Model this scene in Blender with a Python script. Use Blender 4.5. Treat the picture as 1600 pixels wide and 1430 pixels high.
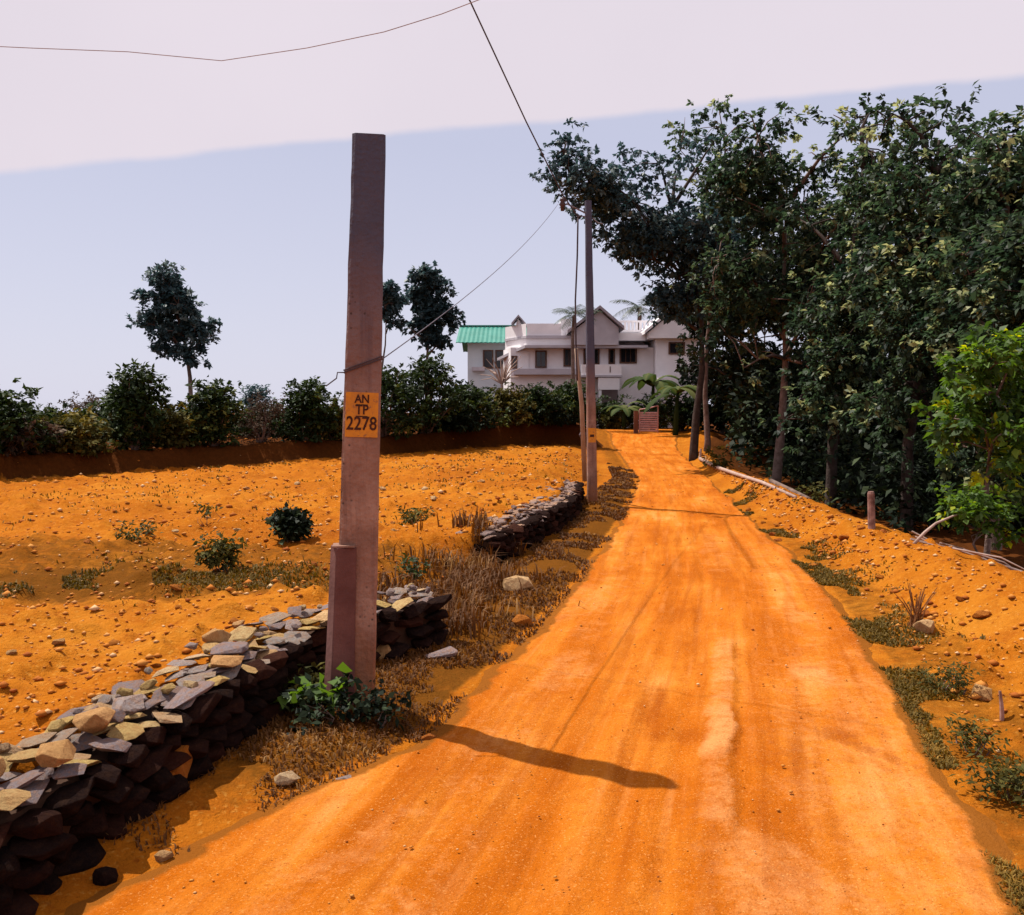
import bpy, bmesh, math, random
import numpy as np
from mathutils import Vector, Matrix, Euler

for o in list(bpy.data.objects):
    bpy.data.objects.remove(o)
sc = bpy.context.scene
COL = sc.collection
R = math.radians
rnd = random.Random(7)
rng = np.random.default_rng(11)

# ------------------------------------------------------------------ camera
F_PX, CX, CY, HORIZON, EYE = 1385.0, 800.0, 715.0, 640.0, 1.6
PITCH = math.atan((CY - HORIZON) / F_PX)
cam_d = bpy.data.cameras.new('camera')
cam = bpy.data.objects.new('camera', cam_d)
COL.objects.link(cam)
cam.location = (0, 0, EYE)
cam.rotation_euler = (math.pi / 2 - PITCH, 0, 0)
cam_d.sensor_fit = 'HORIZONTAL'
cam_d.sensor_width = 36
cam_d.lens = F_PX / 1600 * 36
cam_d.clip_start = 0.05
cam_d.clip_end = 2000
sc.camera = cam

def ray(px, py):
    a, b = (px - CX) / F_PX, (CY - py) / F_PX
    cp, sp = math.cos(PITCH), math.sin(PITCH)
    return Vector((a, cp + b * sp, -sp + b * cp))
def at(px, py, Y):
    d = ray(px, py); t = Y / d.y
    return Vector((d.x * t, Y, EYE + d.z * t))
def on(px, py, z):
    d = ray(px, py); t = (z - EYE) / d.z
    return Vector((d.x * t, d.y * t, z))

# ------------------------------------------------------------------ sky, sun, exposure
SUN = Vector((-0.815, 0.58, 0)).normalized()
ELEV = R(61)
sun_dir = Vector((SUN.x * math.cos(ELEV), SUN.y * math.cos(ELEV), math.sin(ELEV)))
world = bpy.data.worlds.new('World')
sc.world = world
world.use_nodes = True
wn, wl = world.node_tree.nodes, world.node_tree.links
wn.clear()
w_out = wn.new('ShaderNodeOutputWorld')
w_bg = wn.new('ShaderNodeBackground')
w_sky = wn.new('ShaderNodeTexSky')
w_sky.sky_type = 'NISHITA'
w_sky.sun_disc = False
w_sky.sun_elevation = ELEV
w_sky.sun_rotation = math.atan2(SUN.x, SUN.y)
w_sky.air_density = 1.0
w_sky.dust_density = 2.0
w_sky.ozone_density = 2.0
w_bg.inputs['Strength'].default_value = 0.078
# a made-up white cloud sheet, its straight edge added to whiten the upper sky
w_tc = wn.new('ShaderNodeTexCoord')
n_edge = (ray(1560, 122).cross(ray(30, 265))).normalized()
if n_edge.z < 0: n_edge = -n_edge
w_dot = wn.new('ShaderNodeVectorMath'); w_dot.operation = 'DOT_PRODUCT'
w_dot.inputs[1].default_value = n_edge
wl.new(w_tc.outputs['Generated'], w_dot.inputs[0])
w_noi = wn.new('ShaderNodeTexNoise'); w_noi.inputs['Scale'].default_value = 9; w_noi.inputs['Detail'].default_value = 6
wl.new(w_tc.outputs['Generated'], w_noi.inputs['Vector'])
w_off = wn.new('ShaderNodeMath'); w_off.operation = 'MULTIPLY_ADD'
w_off.inputs[1].default_value = 0.016; wl.new(w_noi.outputs['Fac'], w_off.inputs[0]); wl.new(w_dot.outputs['Value'], w_off.inputs[2])
w_mr = wn.new('ShaderNodeMapRange'); w_mr.interpolation_type = 'SMOOTHSTEP'
w_mr.inputs['From Min'].default_value = 0.003; w_mr.inputs['From Max'].default_value = 0.0125
w_mr.inputs['To Min'].default_value = 0.0; w_mr.inputs['To Max'].default_value = 1.0
wl.new(w_off.outputs[0], w_mr.inputs['Value'])
w_haze = wn.new('ShaderNodeMixRGB')            # milky tropical haze over the whole sky
w_haze.inputs['Fac'].default_value = 0.88
w_sep = wn.new('ShaderNodeSeparateXYZ'); wl.new(w_tc.outputs['Generated'], w_sep.inputs[0])
w_el = wn.new('ShaderNodeMapRange'); w_el.inputs['From Min'].default_value = 0.0; w_el.inputs['From Max'].default_value = 0.28
wl.new(w_sep.outputs['Z'], w_el.inputs['Value'])
w_hc = wn.new('ShaderNodeMixRGB'); w_hc.inputs['Color1'].default_value = (7.4, 7.35, 8.7, 1); w_hc.inputs['Color2'].default_value = (5.9, 6.05, 7.7, 1)
wl.new(w_el.outputs['Result'], w_hc.inputs['Fac']); wl.new(w_hc.outputs['Color'], w_haze.inputs['Color2'])
wl.new(w_sky.outputs['Color'], w_haze.inputs['Color1'])
w_cn = wn.new('ShaderNodeTexNoise'); w_cn.inputs['Scale'].default_value = 2.2; w_cn.inputs['Detail'].default_value = 5
wl.new(w_tc.outputs['Generated'], w_cn.inputs['Vector'])
w_cc = wn.new('ShaderNodeMixRGB')
w_cc.inputs['Color1'].default_value = (7.0, 6.4, 7.2, 1); w_cc.inputs['Color2'].default_value = (8.3, 7.5, 8.2, 1)
wl.new(w_cn.outputs['Fac'], w_cc.inputs['Fac'])
w_mix = wn.new('ShaderNodeMixRGB')
wl.new(w_mr.outputs['Result'], w_mix.inputs['Fac'])
wl.new(w_haze.outputs['Color'], w_mix.inputs['Color1'])
wl.new(w_cc.outputs['Color'], w_mix.inputs['Color2'])
wl.new(w_mix.outputs['Color'], w_bg.inputs['Color'])
wl.new(w_bg.outputs['Background'], w_out.inputs['Surface'])

sun_d = bpy.data.lights.new('sun', 'SUN')
sun_o = bpy.data.objects.new('sun', sun_d)
COL.objects.link(sun_o)
sun_d.energy = 5.0
sun_d.angle = R(0.5)
sun_d.color = (1.0, 0.94, 0.84)
sun_o.location = sun_dir * 60
sun_o.rotation_euler = (-sun_dir).to_track_quat('-Z', 'Y').to_euler()

sc.view_settings.view_transform = 'Standard'
sc.view_settings.look = 'None'
sc.view_settings.gamma = 1.0
sc.view_settings.exposure = 0.4
sc.view_settings.use_curve_mapping = False
sc.render.engine = 'CYCLES'
sc.cycles.use_denoising = True
sc.cycles.max_bounces = 6
sc.cycles.transparent_max_bounces = 4

# ------------------------------------------------------------------ material helpers
class NT:
    def __init__(s, name):
        s.m = bpy.data.materials.new(name); s.m.use_nodes = True
        s.t = s.m.node_tree; s.n = s.t.nodes; s.l = s.t.links
        s.p = s.n['Principled BSDF']
        s.tc = s.n.new('ShaderNodeTexCoord')
    def link(s, a, b): s.l.new(a, b)
    def noise(s, scale, detail=5, rough=0.55, vec=None, stretch=None):
        n = s.n.new('ShaderNodeTexNoise')
        n.inputs['Scale'].default_value = scale; n.inputs['Detail'].default_value = detail; n.inputs['Roughness'].default_value = rough
        v = vec if vec is not None else s.tc.outputs['Object']
        if stretch:
            mp = s.n.new('ShaderNodeMapping'); mp.inputs['Scale'].default_value = stretch
            s.link(v, mp.inputs['Vector']); v = mp.outputs['Vector']
        s.link(v, n.inputs['Vector'])
        return n.outputs['Fac']
    def voronoi(s, scale, feature='F1', vec=None):
        n = s.n.new('ShaderNodeTexVoronoi'); n.feature = feature; n.inputs['Scale'].default_value = scale
        s.link(vec if vec is not None else s.tc.outputs['Object'], n.inputs['Vector'])
        return n.outputs['Distance']
    def attr(s, name):
        n = s.n.new('ShaderNodeAttribute'); n.attribute_name = name; return n.outputs['Fac']
    def ramp(s, fac, stops):
        n = s.n.new('ShaderNodeValToRGB'); e = n.color_ramp.elements
        while len(e) < len(stops): e.new(0.5)
        for k, (p, c) in enumerate(stops):
            e[k].position = p; e[k].color = (*c, 1) if len(c) == 3 else c
        s.link(fac, n.inputs['Fac']); return n.outputs['Color']
    def mix(s, fac, a, b, mode='MIX'):
        n = s.n.new('ShaderNodeMixRGB'); n.blend_type = mode
        for v, i in ((fac, 'Fac'), (a, 'Color1'), (b, 'Color2')):
            if hasattr(v, 'links'): s.link(v, n.inputs[i])
            elif i == 'Fac': n.inputs[i].default_value = v
            else: n.inputs[i].default_value = (*v, 1)
        return n.outputs['Color']
    def math(s, op, a, b=None, clamp=False):
        n = s.n.new('ShaderNodeMath'); n.operation = op; n.use_clamp = clamp
        for i, v in enumerate((a, b)):
            if v is None: continue
            if hasattr(v, 'links'): s.link(v, n.inputs[i])
            else: n.inputs[i].default_value = v
        return n.outputs[0]
    def map(s, v, a, b, c=0.0, d=1.0):
        n = s.n.new('ShaderNodeMapRange'); s.link(v, n.inputs['Value'])
        for k, x in zip(('From Min', 'From Max', 'To Min', 'To Max'), (a, b, c, d)): n.inputs[k].default_value = x
        return n.outputs['Result']
    def bump(s, h, strength, dist, prev=None):
        n = s.n.new('ShaderNodeBump'); n.inputs['Strength'].default_value = strength; n.inputs['Distance'].default_value = dist
        s.link(h, n.inputs['Height'])
        if prev is not None: s.link(prev, n.inputs['Normal'])
        return n.outputs['Normal']
    def done(s, col, rough=0.9, normal=None, spec=0.2):
        if hasattr(col, 'links'): s.link(col, s.p.inputs['Base Color'])
        else: s.p.inputs['Base Color'].default_value = (*col, 1)
        if hasattr(rough, 'links'): s.link(rough, s.p.inputs['Roughness'])
        else: s.p.inputs['Roughness'].default_value = rough
        s.p.inputs['Specular IOR Level'].default_value = spec
        if normal is not None: s.link(normal, s.p.inputs['Normal'])
        return s.m

def mat_plain(name, c1, c2, scale=3.0, rough=0.85, bump=0.3, dist=0.01, spec=0.2, fine=40.0):
    t = NT(name)
    n1 = t.noise(scale, 6, 0.6)
    c = t.mix(t.map(n1, 0.35, 0.65), c1, c2)
    n2 = t.noise(fine, 4, 0.6)
    c = t.mix(t.map(n2, 0.55, 0.75, 0, 0.25), c, tuple(0.6 * x for x in c1))
    return t.done(c, rough, t.bump(n2, bump, dist), spec)

def mat_leaf(name, dark, light, tip=None, rough=0.45, trans=0.25, spec=0.4):
    t = NT(name)
    a = t.attr('tint')
    stops = [(0.0, dark), (0.75, light)] + ([(1.0, tip)] if tip else [])
    c = t.ramp(a, stops)
    t.done(c, rough, None, spec)
    tr = t.n.new('ShaderNodeBsdfTranslucent')
    hs = t.n.new('ShaderNodeHueSaturation'); hs.inputs['Value'].default_value = 1.6; hs.inputs['Saturation'].default_value = 1.1; hs.inputs['Hue'].default_value = 0.49
    t.link(c, hs.inputs['Color']); t.link(hs.outputs['Color'], tr.inputs['Color'])
    mx = t.n.new('ShaderNodeMixShader'); mx.inputs['Fac'].default_value = trans
    t.link(t.p.outputs[0], mx.inputs[1]); t.link(tr.outputs[0], mx.inputs[2])
    t.link(mx.outputs[0], t.n['Material Output'].inputs['Surface'])
    return t.m

# ------------------------------------------------------------------ mesh helpers
def np_mesh(name, V, faces, smooth=False, attrs=None, uv=None):
    """faces: (N,k) int array"""
    V = np.asarray(V, np.float32); faces = np.asarray(faces, np.int32)
    me = bpy.data.meshes.new(name)
    n, k = faces.shape
    me.vertices.add(len(V)); me.vertices.foreach_set('co', V.ravel())
    me.loops.add(n * k); me.loops.foreach_set('vertex_index', faces.ravel())
    me.polygons.add(n)
    me.polygons.foreach_set('loop_start', np.arange(0, n * k, k, dtype=np.int32))
    me.polygons.foreach_set('loop_total', np.full(n, k, np.int32))
    if smooth: me.polygons.foreach_set('use_smooth', np.ones(n, bool))
    for an, av in (attrs or {}).items():
        a = me.attributes.new(an, 'FLOAT', 'POINT'); a.data.foreach_set('value', np.asarray(av, np.float32).ravel())
    if uv is not None:
        u = me.uv_layers.new(name='road')
        u.data.foreach_set('uv', np.asarray(uv, np.float32)[faces.ravel()].ravel())
    me.update(calc_edges=True); me.validate()
    return me

def tag(o, label=None, cat=None, group=None, kind=None):
    if label: o['label'] = label
    if cat: o['category'] = cat
    if group: o['group'] = group
    if kind: o['kind'] = kind
    return o
def empty(name, loc, label=None, cat=None, group=None):
    o = bpy.data.objects.new(name, None); COL.objects.link(o); o.location = loc
    o.empty_display_size = 0.2
    return tag(o, label, cat, group)
def link(name, me, mat=None, parent=None):
    """mesh given in world coordinates; parented parts keep their place"""
    o = bpy.data.objects.new(name, me); COL.objects.link(o)
    if mat is not None and not me.materials: me.materials.append(mat)
    if parent is not None:
        o.parent = parent
        if parent.type == 'EMPTY': o.location = -parent.location
    return o
class MB:
    """collects convex pieces in one bmesh (world coordinates)"""
    def __init__(s): s.v = []; s.f = []
    def box(s, a, b, rot=None, piv=None, taper=None):
        x0, y0, z0 = a; x1, y1, z1 = b
        vs = [Vector(p) for p in ((x0,y0,z0),(x1,y0,z0),(x1,y1,z0),(x0,y1,z0),(x0,y0,z1),(x1,y0,z1),(x1,y1,z1),(x0,y1,z1))]
        if rot is not None:
            c = Vector(piv) if piv is not None else sum(vs, Vector()) / 8
            vs = [c + rot @ (p - c) for p in vs]
        n = len(s.v); s.v += vs
        s.f += [tuple(n + i for i in q) for q in ((0,3,2,1),(4,5,6,7),(0,1,5,4),(1,2,6,5),(2,3,7,6),(3,0,4,7))]
        return s
    def prism(s, poly, d):
        """poly: list of Vectors (planar), extruded by vector d"""
        n = len(s.v); k = len(poly); d = Vector(d)
        s.v += [Vector(p) for p in poly] + [Vector(p) + d for p in poly]
        s.f.append(tuple(n + i for i in range(k))); s.f.append(tuple(n + k + i for i in reversed(range(k))))
        for i in range(k):
            j = (i + 1) % k
            s.f.append((n + i, n + k + i, n + k + j, n + j))
        return s
    def tube(s, pts, rad, sides=7):
        P = [Vector(p) for p in pts]; n0 = len(s.v)
        rads = rad if hasattr(rad, '__len__') else [rad] * len(P)
        for i, p in enumerate(P):
            t = (P[min(i + 1, len(P) - 1)] - P[max(i - 1, 0)]).normalized()
            a = t.cross(Vector((0.31, 0.95, 0.02))).normalized(); b = t.cross(a)
            for k in range(sides):
                th = 2 * math.pi * k / sides
                s.v.append(p + (a * math.cos(th) + b * math.sin(th)) * rads[i])
        for i in range(len(P) - 1):
            for k in range(sides):
                k2 = (k + 1) % sides
                s.f.append((n0 + i*sides + k, n0 + i*sides + k2, n0 + (i+1)*sides + k2, n0 + (i+1)*sides + k))
        s.f.append(tuple(n0 + k for k in reversed(range(sides))))
        s.f.append(tuple(n0 + (len(P)-1)*sides + k for k in range(sides)))
        return s
    def build(s, name, mat, parent=None, smooth=False, bevel=0):
        me = bpy.data.meshes.new(name); me.from_pydata([tuple(v) for v in s.v], [], s.f); me.update()
        bm = bmesh.new(); bm.from_mesh(me); bmesh.ops.recalc_face_normals(bm, faces=bm.faces); 
        if bevel: bmesh.ops.bevel(bm, geom=list(bm.edges), offset=bevel, segments=1, affect='EDGES')
        bm.to_mesh(me); bm.free()
        if smooth: me.polygons.foreach_set('use_smooth', np.ones(len(me.polygons), bool))
        return link(name, me, mat, parent)

# numpy value noise
def _h(ix, iy, s):
    n = (ix.astype(np.int64) * 374761393 + iy.astype(np.int64) * 668265263 + s * 974634777) & 0x7fffffff
    n = ((n ^ (n >> 13)) * 1274126177) & 0x7fffffff
    return ((n ^ (n >> 16)) & 0xffff) / 65535.0
def vnoise(x, y, s=0):
    ix, iy = np.floor(x), np.floor(y); fx, fy = x - ix, y - iy
    fx = fx * fx * (3 - 2 * fx); fy = fy * fy * (3 - 2 * fy)
    a, b = _h(ix, iy, s), _h(ix + 1, iy, s); c, d = _h(ix, iy + 1, s), _h(ix + 1, iy + 1, s)
    return (a * (1 - fx) + b * fx) * (1 - fy) + (c * (1 - fx) + d * fx) * fy
def fbm(x, y, s=0, o=4):
    r = 0; a = 0.5; t = 0
    for k in range(o):
        r = r + a * vnoise(x * 2**k, y * 2**k, s + k); t += a; a *= 0.5
    return r / t
def sstep(a, b, x):
    t = np.clip((x - a) / (b - a), 0, 1); return t * t * (3 - 2 * t)

# ------------------------------------------------------------------ plan of the place (metres)
def lin(pts):
    ys = np.array([p[0] for p in pts], float); xs = np.array([p[1] for p in pts], float)
    return lambda y: np.interp(y, ys, xs)
ROAD_L = lin([(-6,-3.6),(0,-2.1),(2.84,-1.36),(3.36,-1.06),(4.18,-0.48),(5.4,-0.12),(8.2,0.62),(13,1.62),(20,2.85),(29,3.45),(34,3.8),(38,4.2),(46,4.4)])
ROAD_R = lin([(-6,0.4),(0,1.15),(2.92,1.68),(3.63,1.86),(5.28,2.29),(8.2,2.85),(13,3.52),(20,4.5),(29,5.5),(34,6.3),(38,7.2),(46,8.0)])
ROAD_C = lin([(-6,-1.8),(0,-.33),(3,.42),(5.4,1.02),(8.2,1.70),(13,2.56),(20,3.66),(29,4.5),(34,5.05),(38,5.7),(46,6.2)])
WALL = lin([(-6,-3.2),(0,-2.0),(2.3,-1.66),(2.8,-1.52),(3.3,-1.42),(4.0,-1.27),(4.9,-1.1),(5.4,-0.82),(5.8,-0.46),(7,-0.42),(8.8,-0.12),(10,0.22),(11.3,0.6),(13,0.98),(14.8,1.13),(16,1.4),(20,2.3),(30,3.0),(46,3.2)])
CREST = lin([(-6,3.4),(0,3.7),(4,3.9),(7,3.97),(8.5,3.9),(12.5,4.12),(18,4.68),(25,5.35),(29,6.0),(34,7.0),(38,8.2),(46,9)])
EDGE = lin([(-60,6),(-14,11),(-9.6,13.3),(-9.0,15.9),(-7.0,19.4),(-4.3,22.1),(-1.86,25.7),(2.0,30.2),(3.0,31),(60,36)])   # x -> y: far edge of the field
def z_road(y):
    return 0.25 * sstep(18, 34, y) + 0.4 * sstep(31, 42, y)

def base_height(x, y):
    zr = z_road(y)
    L, Rr, W, Cc = ROAD_L(y), ROAD_R(y), WALL(y), CREST(y)
    # left verge and field
    gap = sstep(5.55, 6.2, y) * (1 - sstep(8.4, 8.9, y)) + sstep(15.2, 16.2, y)
    wd = 0.2 + 1.0 * gap
    fld = 0.36 + 0.10 * (fbm(x * 0.35, y * 0.35, 3) - 0.5) * 2 + 0.05 * sstep(8, 28, y)
    fld = np.maximum(fld, zr * 0.9 + 0.1)
    t = sstep(0.0, 1.0, (W - 0.10 - x) / wd)
    verge = zr + 0.05 * sstep(0, 0.35, L - x) 
    zl = verge * (1 - t) + fld * t
    # bank behind the field
    ed = (y - EDGE(x)) * 0.66 + 0.5 * (fbm(x * 0.8, y * 0.8, 21) - 0.5)
    bank = np.where(x < 3.2, sstep(0.0, 0.35, ed) * (0.42 + 0.3 * sstep(-4, 0, x)), 0) * (1 - sstep(2.4, 3.4, x))
    zl = zl + bank
    # right berm and the lower ground under the trees
    w = np.maximum(Cc - Rr, 0.25)
    u = (x - Rr) / w
    bh = 0.27 * (1 - 0.6 * sstep(14, 24, y)) * (0.85 + 0.3 * fbm(x * 0.7, y * 0.7, 33))
    up = sstep(0.25, 1.0, u) * bh
    dn = sstep(0.0, 1.9, x - Cc) * (bh + 0.55 + 0.35 * sstep(2, 10, x - Cc)) 
    zrr = zr + 0.02 * sstep(0, 0.2, u) + up - dn * (1 - 0.5 * sstep(28, 38, y))
    return np.where(x < (L + Rr) / 2, zl, zrr)

def H(x, y):
    x = np.asarray(x, float); y = np.asarray(y, float)
    z = base_height(x, y)
    L, Rr, W, Cc = ROAD_L(y), ROAD_R(y), WALL(y), CREST(y)
    inroad = sstep(0.0, 0.22, x - L) * sstep(0.0, 0.22, Rr - x) * (y < 45)
    near = np.exp(-np.hypot(x, y) / 14)
    fieldm = sstep(0.1, 0.5, W - x)
    bermm = sstep(0.2, 0.5, x - Rr)
    rough = (fbm(x * 2.2, y * 2.2, 41) - 0.5) * 0.10 + (fbm(x * 7, y * 7, 43, 3) - 0.5) * 0.07 + (vnoise(x * 22, y * 22, 45) - 0.5) * 0.022 * near
    clod = np.clip(fbm(x * 5, y * 5, 47, 2) - 0.58, 0, 1) * 0.18
    z = z + (rough * 0.95 + clod * 1.25) * np.maximum(fieldm, bermm) + rough * 0.25 * (1 - np.maximum(fieldm, bermm)) * (1 - inroad)
    z = z - 0.10 * inroad
    return z
def hz(x, y): return float(H(np.array([x]), np.array([y]))[0])

# ------------------------------------------------------------------ ground and road materials
def make_ground_mat():
    t = NT('laterite_earth')
    n1 = t.noise(0.5, 7, 0.62); n2 = t.noise(5.0, 6, 0.62); n3 = t.noise(38, 4, 0.6)
    c = t.ramp(n1, [(0.30, (0.30, 0.085, 0.010)), (0.5, (0.42, 0.135, 0.014)), (0.72, (0.50, 0.20, 0.032))])
    c = t.mix(t.map(n2, 0.46, 0.70, 0, 0.6), c, (0.30, 0.075, 0.010))
    c = t.mix(t.map(n3, 0.56, 0.72, 0, 0.6), c, (0.60, 0.30, 0.09))
    c = t.mix(t.map(t.noise(17, 5, 0.65), 0.58, 0.70, 0, 0.7), c, (0.24, 0.055, 0.008))
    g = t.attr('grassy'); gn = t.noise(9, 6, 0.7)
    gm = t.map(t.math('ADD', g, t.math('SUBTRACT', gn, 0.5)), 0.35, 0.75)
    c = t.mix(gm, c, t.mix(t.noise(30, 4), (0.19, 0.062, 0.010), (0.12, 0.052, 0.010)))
    fo = t.attr('litter_bank_shade'); fm = t.map(t.math('ADD', fo, t.math('MULTIPLY', t.math('SUBTRACT', gn, 0.5), 0.6)), 0.35, 0.65)
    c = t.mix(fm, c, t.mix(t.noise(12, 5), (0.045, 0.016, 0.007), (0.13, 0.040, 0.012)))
    nb = t.bump(t.noise(14, 6, 0.7), 0.7, 0.05)
    nb = t.bump(t.noise(70, 4, 0.65), 0.6, 0.012, nb)
    return t.done(t.mix(1.0, c, (0.88, 0.85, 0.55), 'MULTIPLY'), 0.95, nb, 0.02)
def make_road_mat():
    t = NT('packed_dirt')
    uv = t.n.new('ShaderNodeUVMap'); uv.uv_map = 'road'; v = uv.outputs['UV']
    s1 = t.noise(1.0, 6, 0.6, v, (3.0, 0.42, 1)); s2 = t.noise(1.0, 3, 0.5, v, (9, 0.4, 1))
    n1 = t.noise(1.1, 7, 0.62); n3 = t.noise(34, 5, 0.62)
    c = t.ramp(t.math('ADD', t.math('MULTIPLY', s1, 0.65), t.math('MULTIPLY', n1, 0.35)),
               [(0.34, (0.29, 0.066, 0.004)), (0.46, (0.42, 0.108, 0.007)), (0.56, (0.52, 0.165, 0.020)), (0.68, (0.66, 0.27, 0.085))])
    c = t.mix(t.map(s2, 0.50, 0.68, 0, 0.6), c, (0.30, 0.068, 0.005))
    c = t.mix(t.math('MULTIPLY', t.map(t.noise(1.0, 2, .5, v, (17, .5, 1)), 0.52, 0.75, 0, 0.5), t.map(t.noise(1.6, 5, .6), .42, .62)), c, (0.62, 0.25, 0.085))
    c = t.mix(t.map(t.noise(9, 6, .7), 0.56, 0.68, 0, 0.35), c, (0.31, 0.07, 0.006))
    c = t.mix(t.map(n3, 0.58, 0.75, 0, 0.4), c, (0.62, 0.28, 0.09))
    pn = t.noise(22, 6, 0.75)
    pm = t.map(t.math('ADD', t.attr('pale'), t.math('MULTIPLY', t.math('SUBTRACT', t.math('ADD', t.math('MULTIPLY', pn, .5), t.math('MULTIPLY', t.noise(5, 6, .7), .5)), 0.5), 2.2)), 0.30, 0.95, 0, 0.75)
    c = t.mix(pm, c, (0.62, 0.28, 0.12))
    dm = t.map(t.math('ADD', t.attr('damp_shade'), t.math('MULTIPLY', t.math('SUBTRACT', t.math('ADD', t.math('MULTIPLY', pn, .5), t.math('MULTIPLY', s2, .5)), 0.5), 2.2)), 0.30, 0.95, 0, 0.8)
    c = t.mix(dm, c, (0.25, 0.050, 0.004))
    c = t.mix(t.map(t.noise(75, 3, .6), 0.56, 0.70, 0, 0.55), c, (0.26, 0.058, 0.005))
    c = t.mix(t.map(t.noise(120, 2, .6), 0.60, 0.72, 0, 0.6), c, (0.72, 0.36, 0.14))
    c = t.mix(t.map(t.noise(3.2, 8, .75), 0.52, 0.64, 0, 0.38), c, (0.33, 0.075, 0.006))
    gm = t.map(t.math('ADD', t.attr('grassy'), t.math('SUBTRACT', t.noise(8, 6, 0.7), 0.5)), 0.45, 0.7, 0, 0.9)
    c = t.mix(gm, c, (0.20, 0.070, 0.012))
    nb = t.bump(s2, 0.25, 0.02)
    nb = t.bump(t.noise(22, 7, 0.75), 0.65, 0.03, nb)
    nb = t.bump(t.noise(110, 3, 0.6), 0.5, 0.008, nb)
    return t.done(t.mix(1.0, c, (1.0, 0.98, 0.80), 'MULTIPLY'), 0.93, nb, 0.02)
M_GROUND = make_ground_mat(); M_ROAD = make_road_mat()

# ------------------------------------------------------------------ ground sheet (to the horizon)
def build_ground():
    rr = np.concatenate([[0.02, 0.4, 0.8], np.geomspace(1.1, 60, 400), np.geomspace(64, 900, 30)])
    th = np.concatenate([np.linspace(-42, 42, 560), np.linspace(42, 318, 90)[1:-1]])
    th = np.radians(th); nr, nt = len(rr), len(th)
    X = rr[:, None] * np.sin(th)[None]; Y = rr[:, None] * np.cos(th)[None]
    Z = H(X, Y)
    far = sstep(60, 200, np.hypot(X, Y)); Z = Z * (1 - far) + (-1.5) * far
    V = np.stack([X, Y, Z], -1).reshape(-1, 3)
    i = np.arange(nr - 1)[:, None] * nt; j = np.arange(nt)[None]; j2 = (j + 1) % nt
    Fc = np.stack([i + j, i + nt + j, i + nt + j2, i + j2], -1).reshape(-1, 4)
    L, Rr, W, Cc = ROAD_L(Y), ROAD_R(Y), WALL(Y), CREST(Y)
    gl = sstep(0.0, 0.1, L - X) * (1 - sstep(-0.15, 0.25, W - X) * (1 - sstep(5.6, 6.1, Y) * (1 - sstep(8.3, 8.9, Y)) * 0.75)) * (1 - 0.35 * sstep(16, 22, Y))
    gr = sstep(0.0, 0.1, X - Rr) * (1 - sstep(0.25, 0.6, (X - Rr) / np.maximum(Cc - Rr, .3))) * (0.55 - 0.2 * sstep(8, 14, Y))
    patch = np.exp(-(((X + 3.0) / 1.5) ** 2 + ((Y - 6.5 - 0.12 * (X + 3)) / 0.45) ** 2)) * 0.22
    gl = gl * 0.85 * (0.35 + 0.65 * sstep(3.3, 4.0, Y))
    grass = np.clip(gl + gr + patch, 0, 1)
    litter_shade = sstep(0.1, 0.9, X - Cc) + (X < 3.2) * sstep(-0.45, 0.25, (Y - EDGE(X)) * 0.66 + 0.5 * (fbm(X * 0.8, Y * 0.8, 21) - 0.5)) * 0.95  # second term paints the shade on the field bank as dark soil colour
    me = np_mesh('ground', V, Fc, True, {'grassy': grass.ravel(), 'litter_bank_shade': np.clip(litter_shade, 0, 1).ravel()})
    o = link('ground', me, M_GROUND); tag(o, kind='structure')
build_ground()

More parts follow.
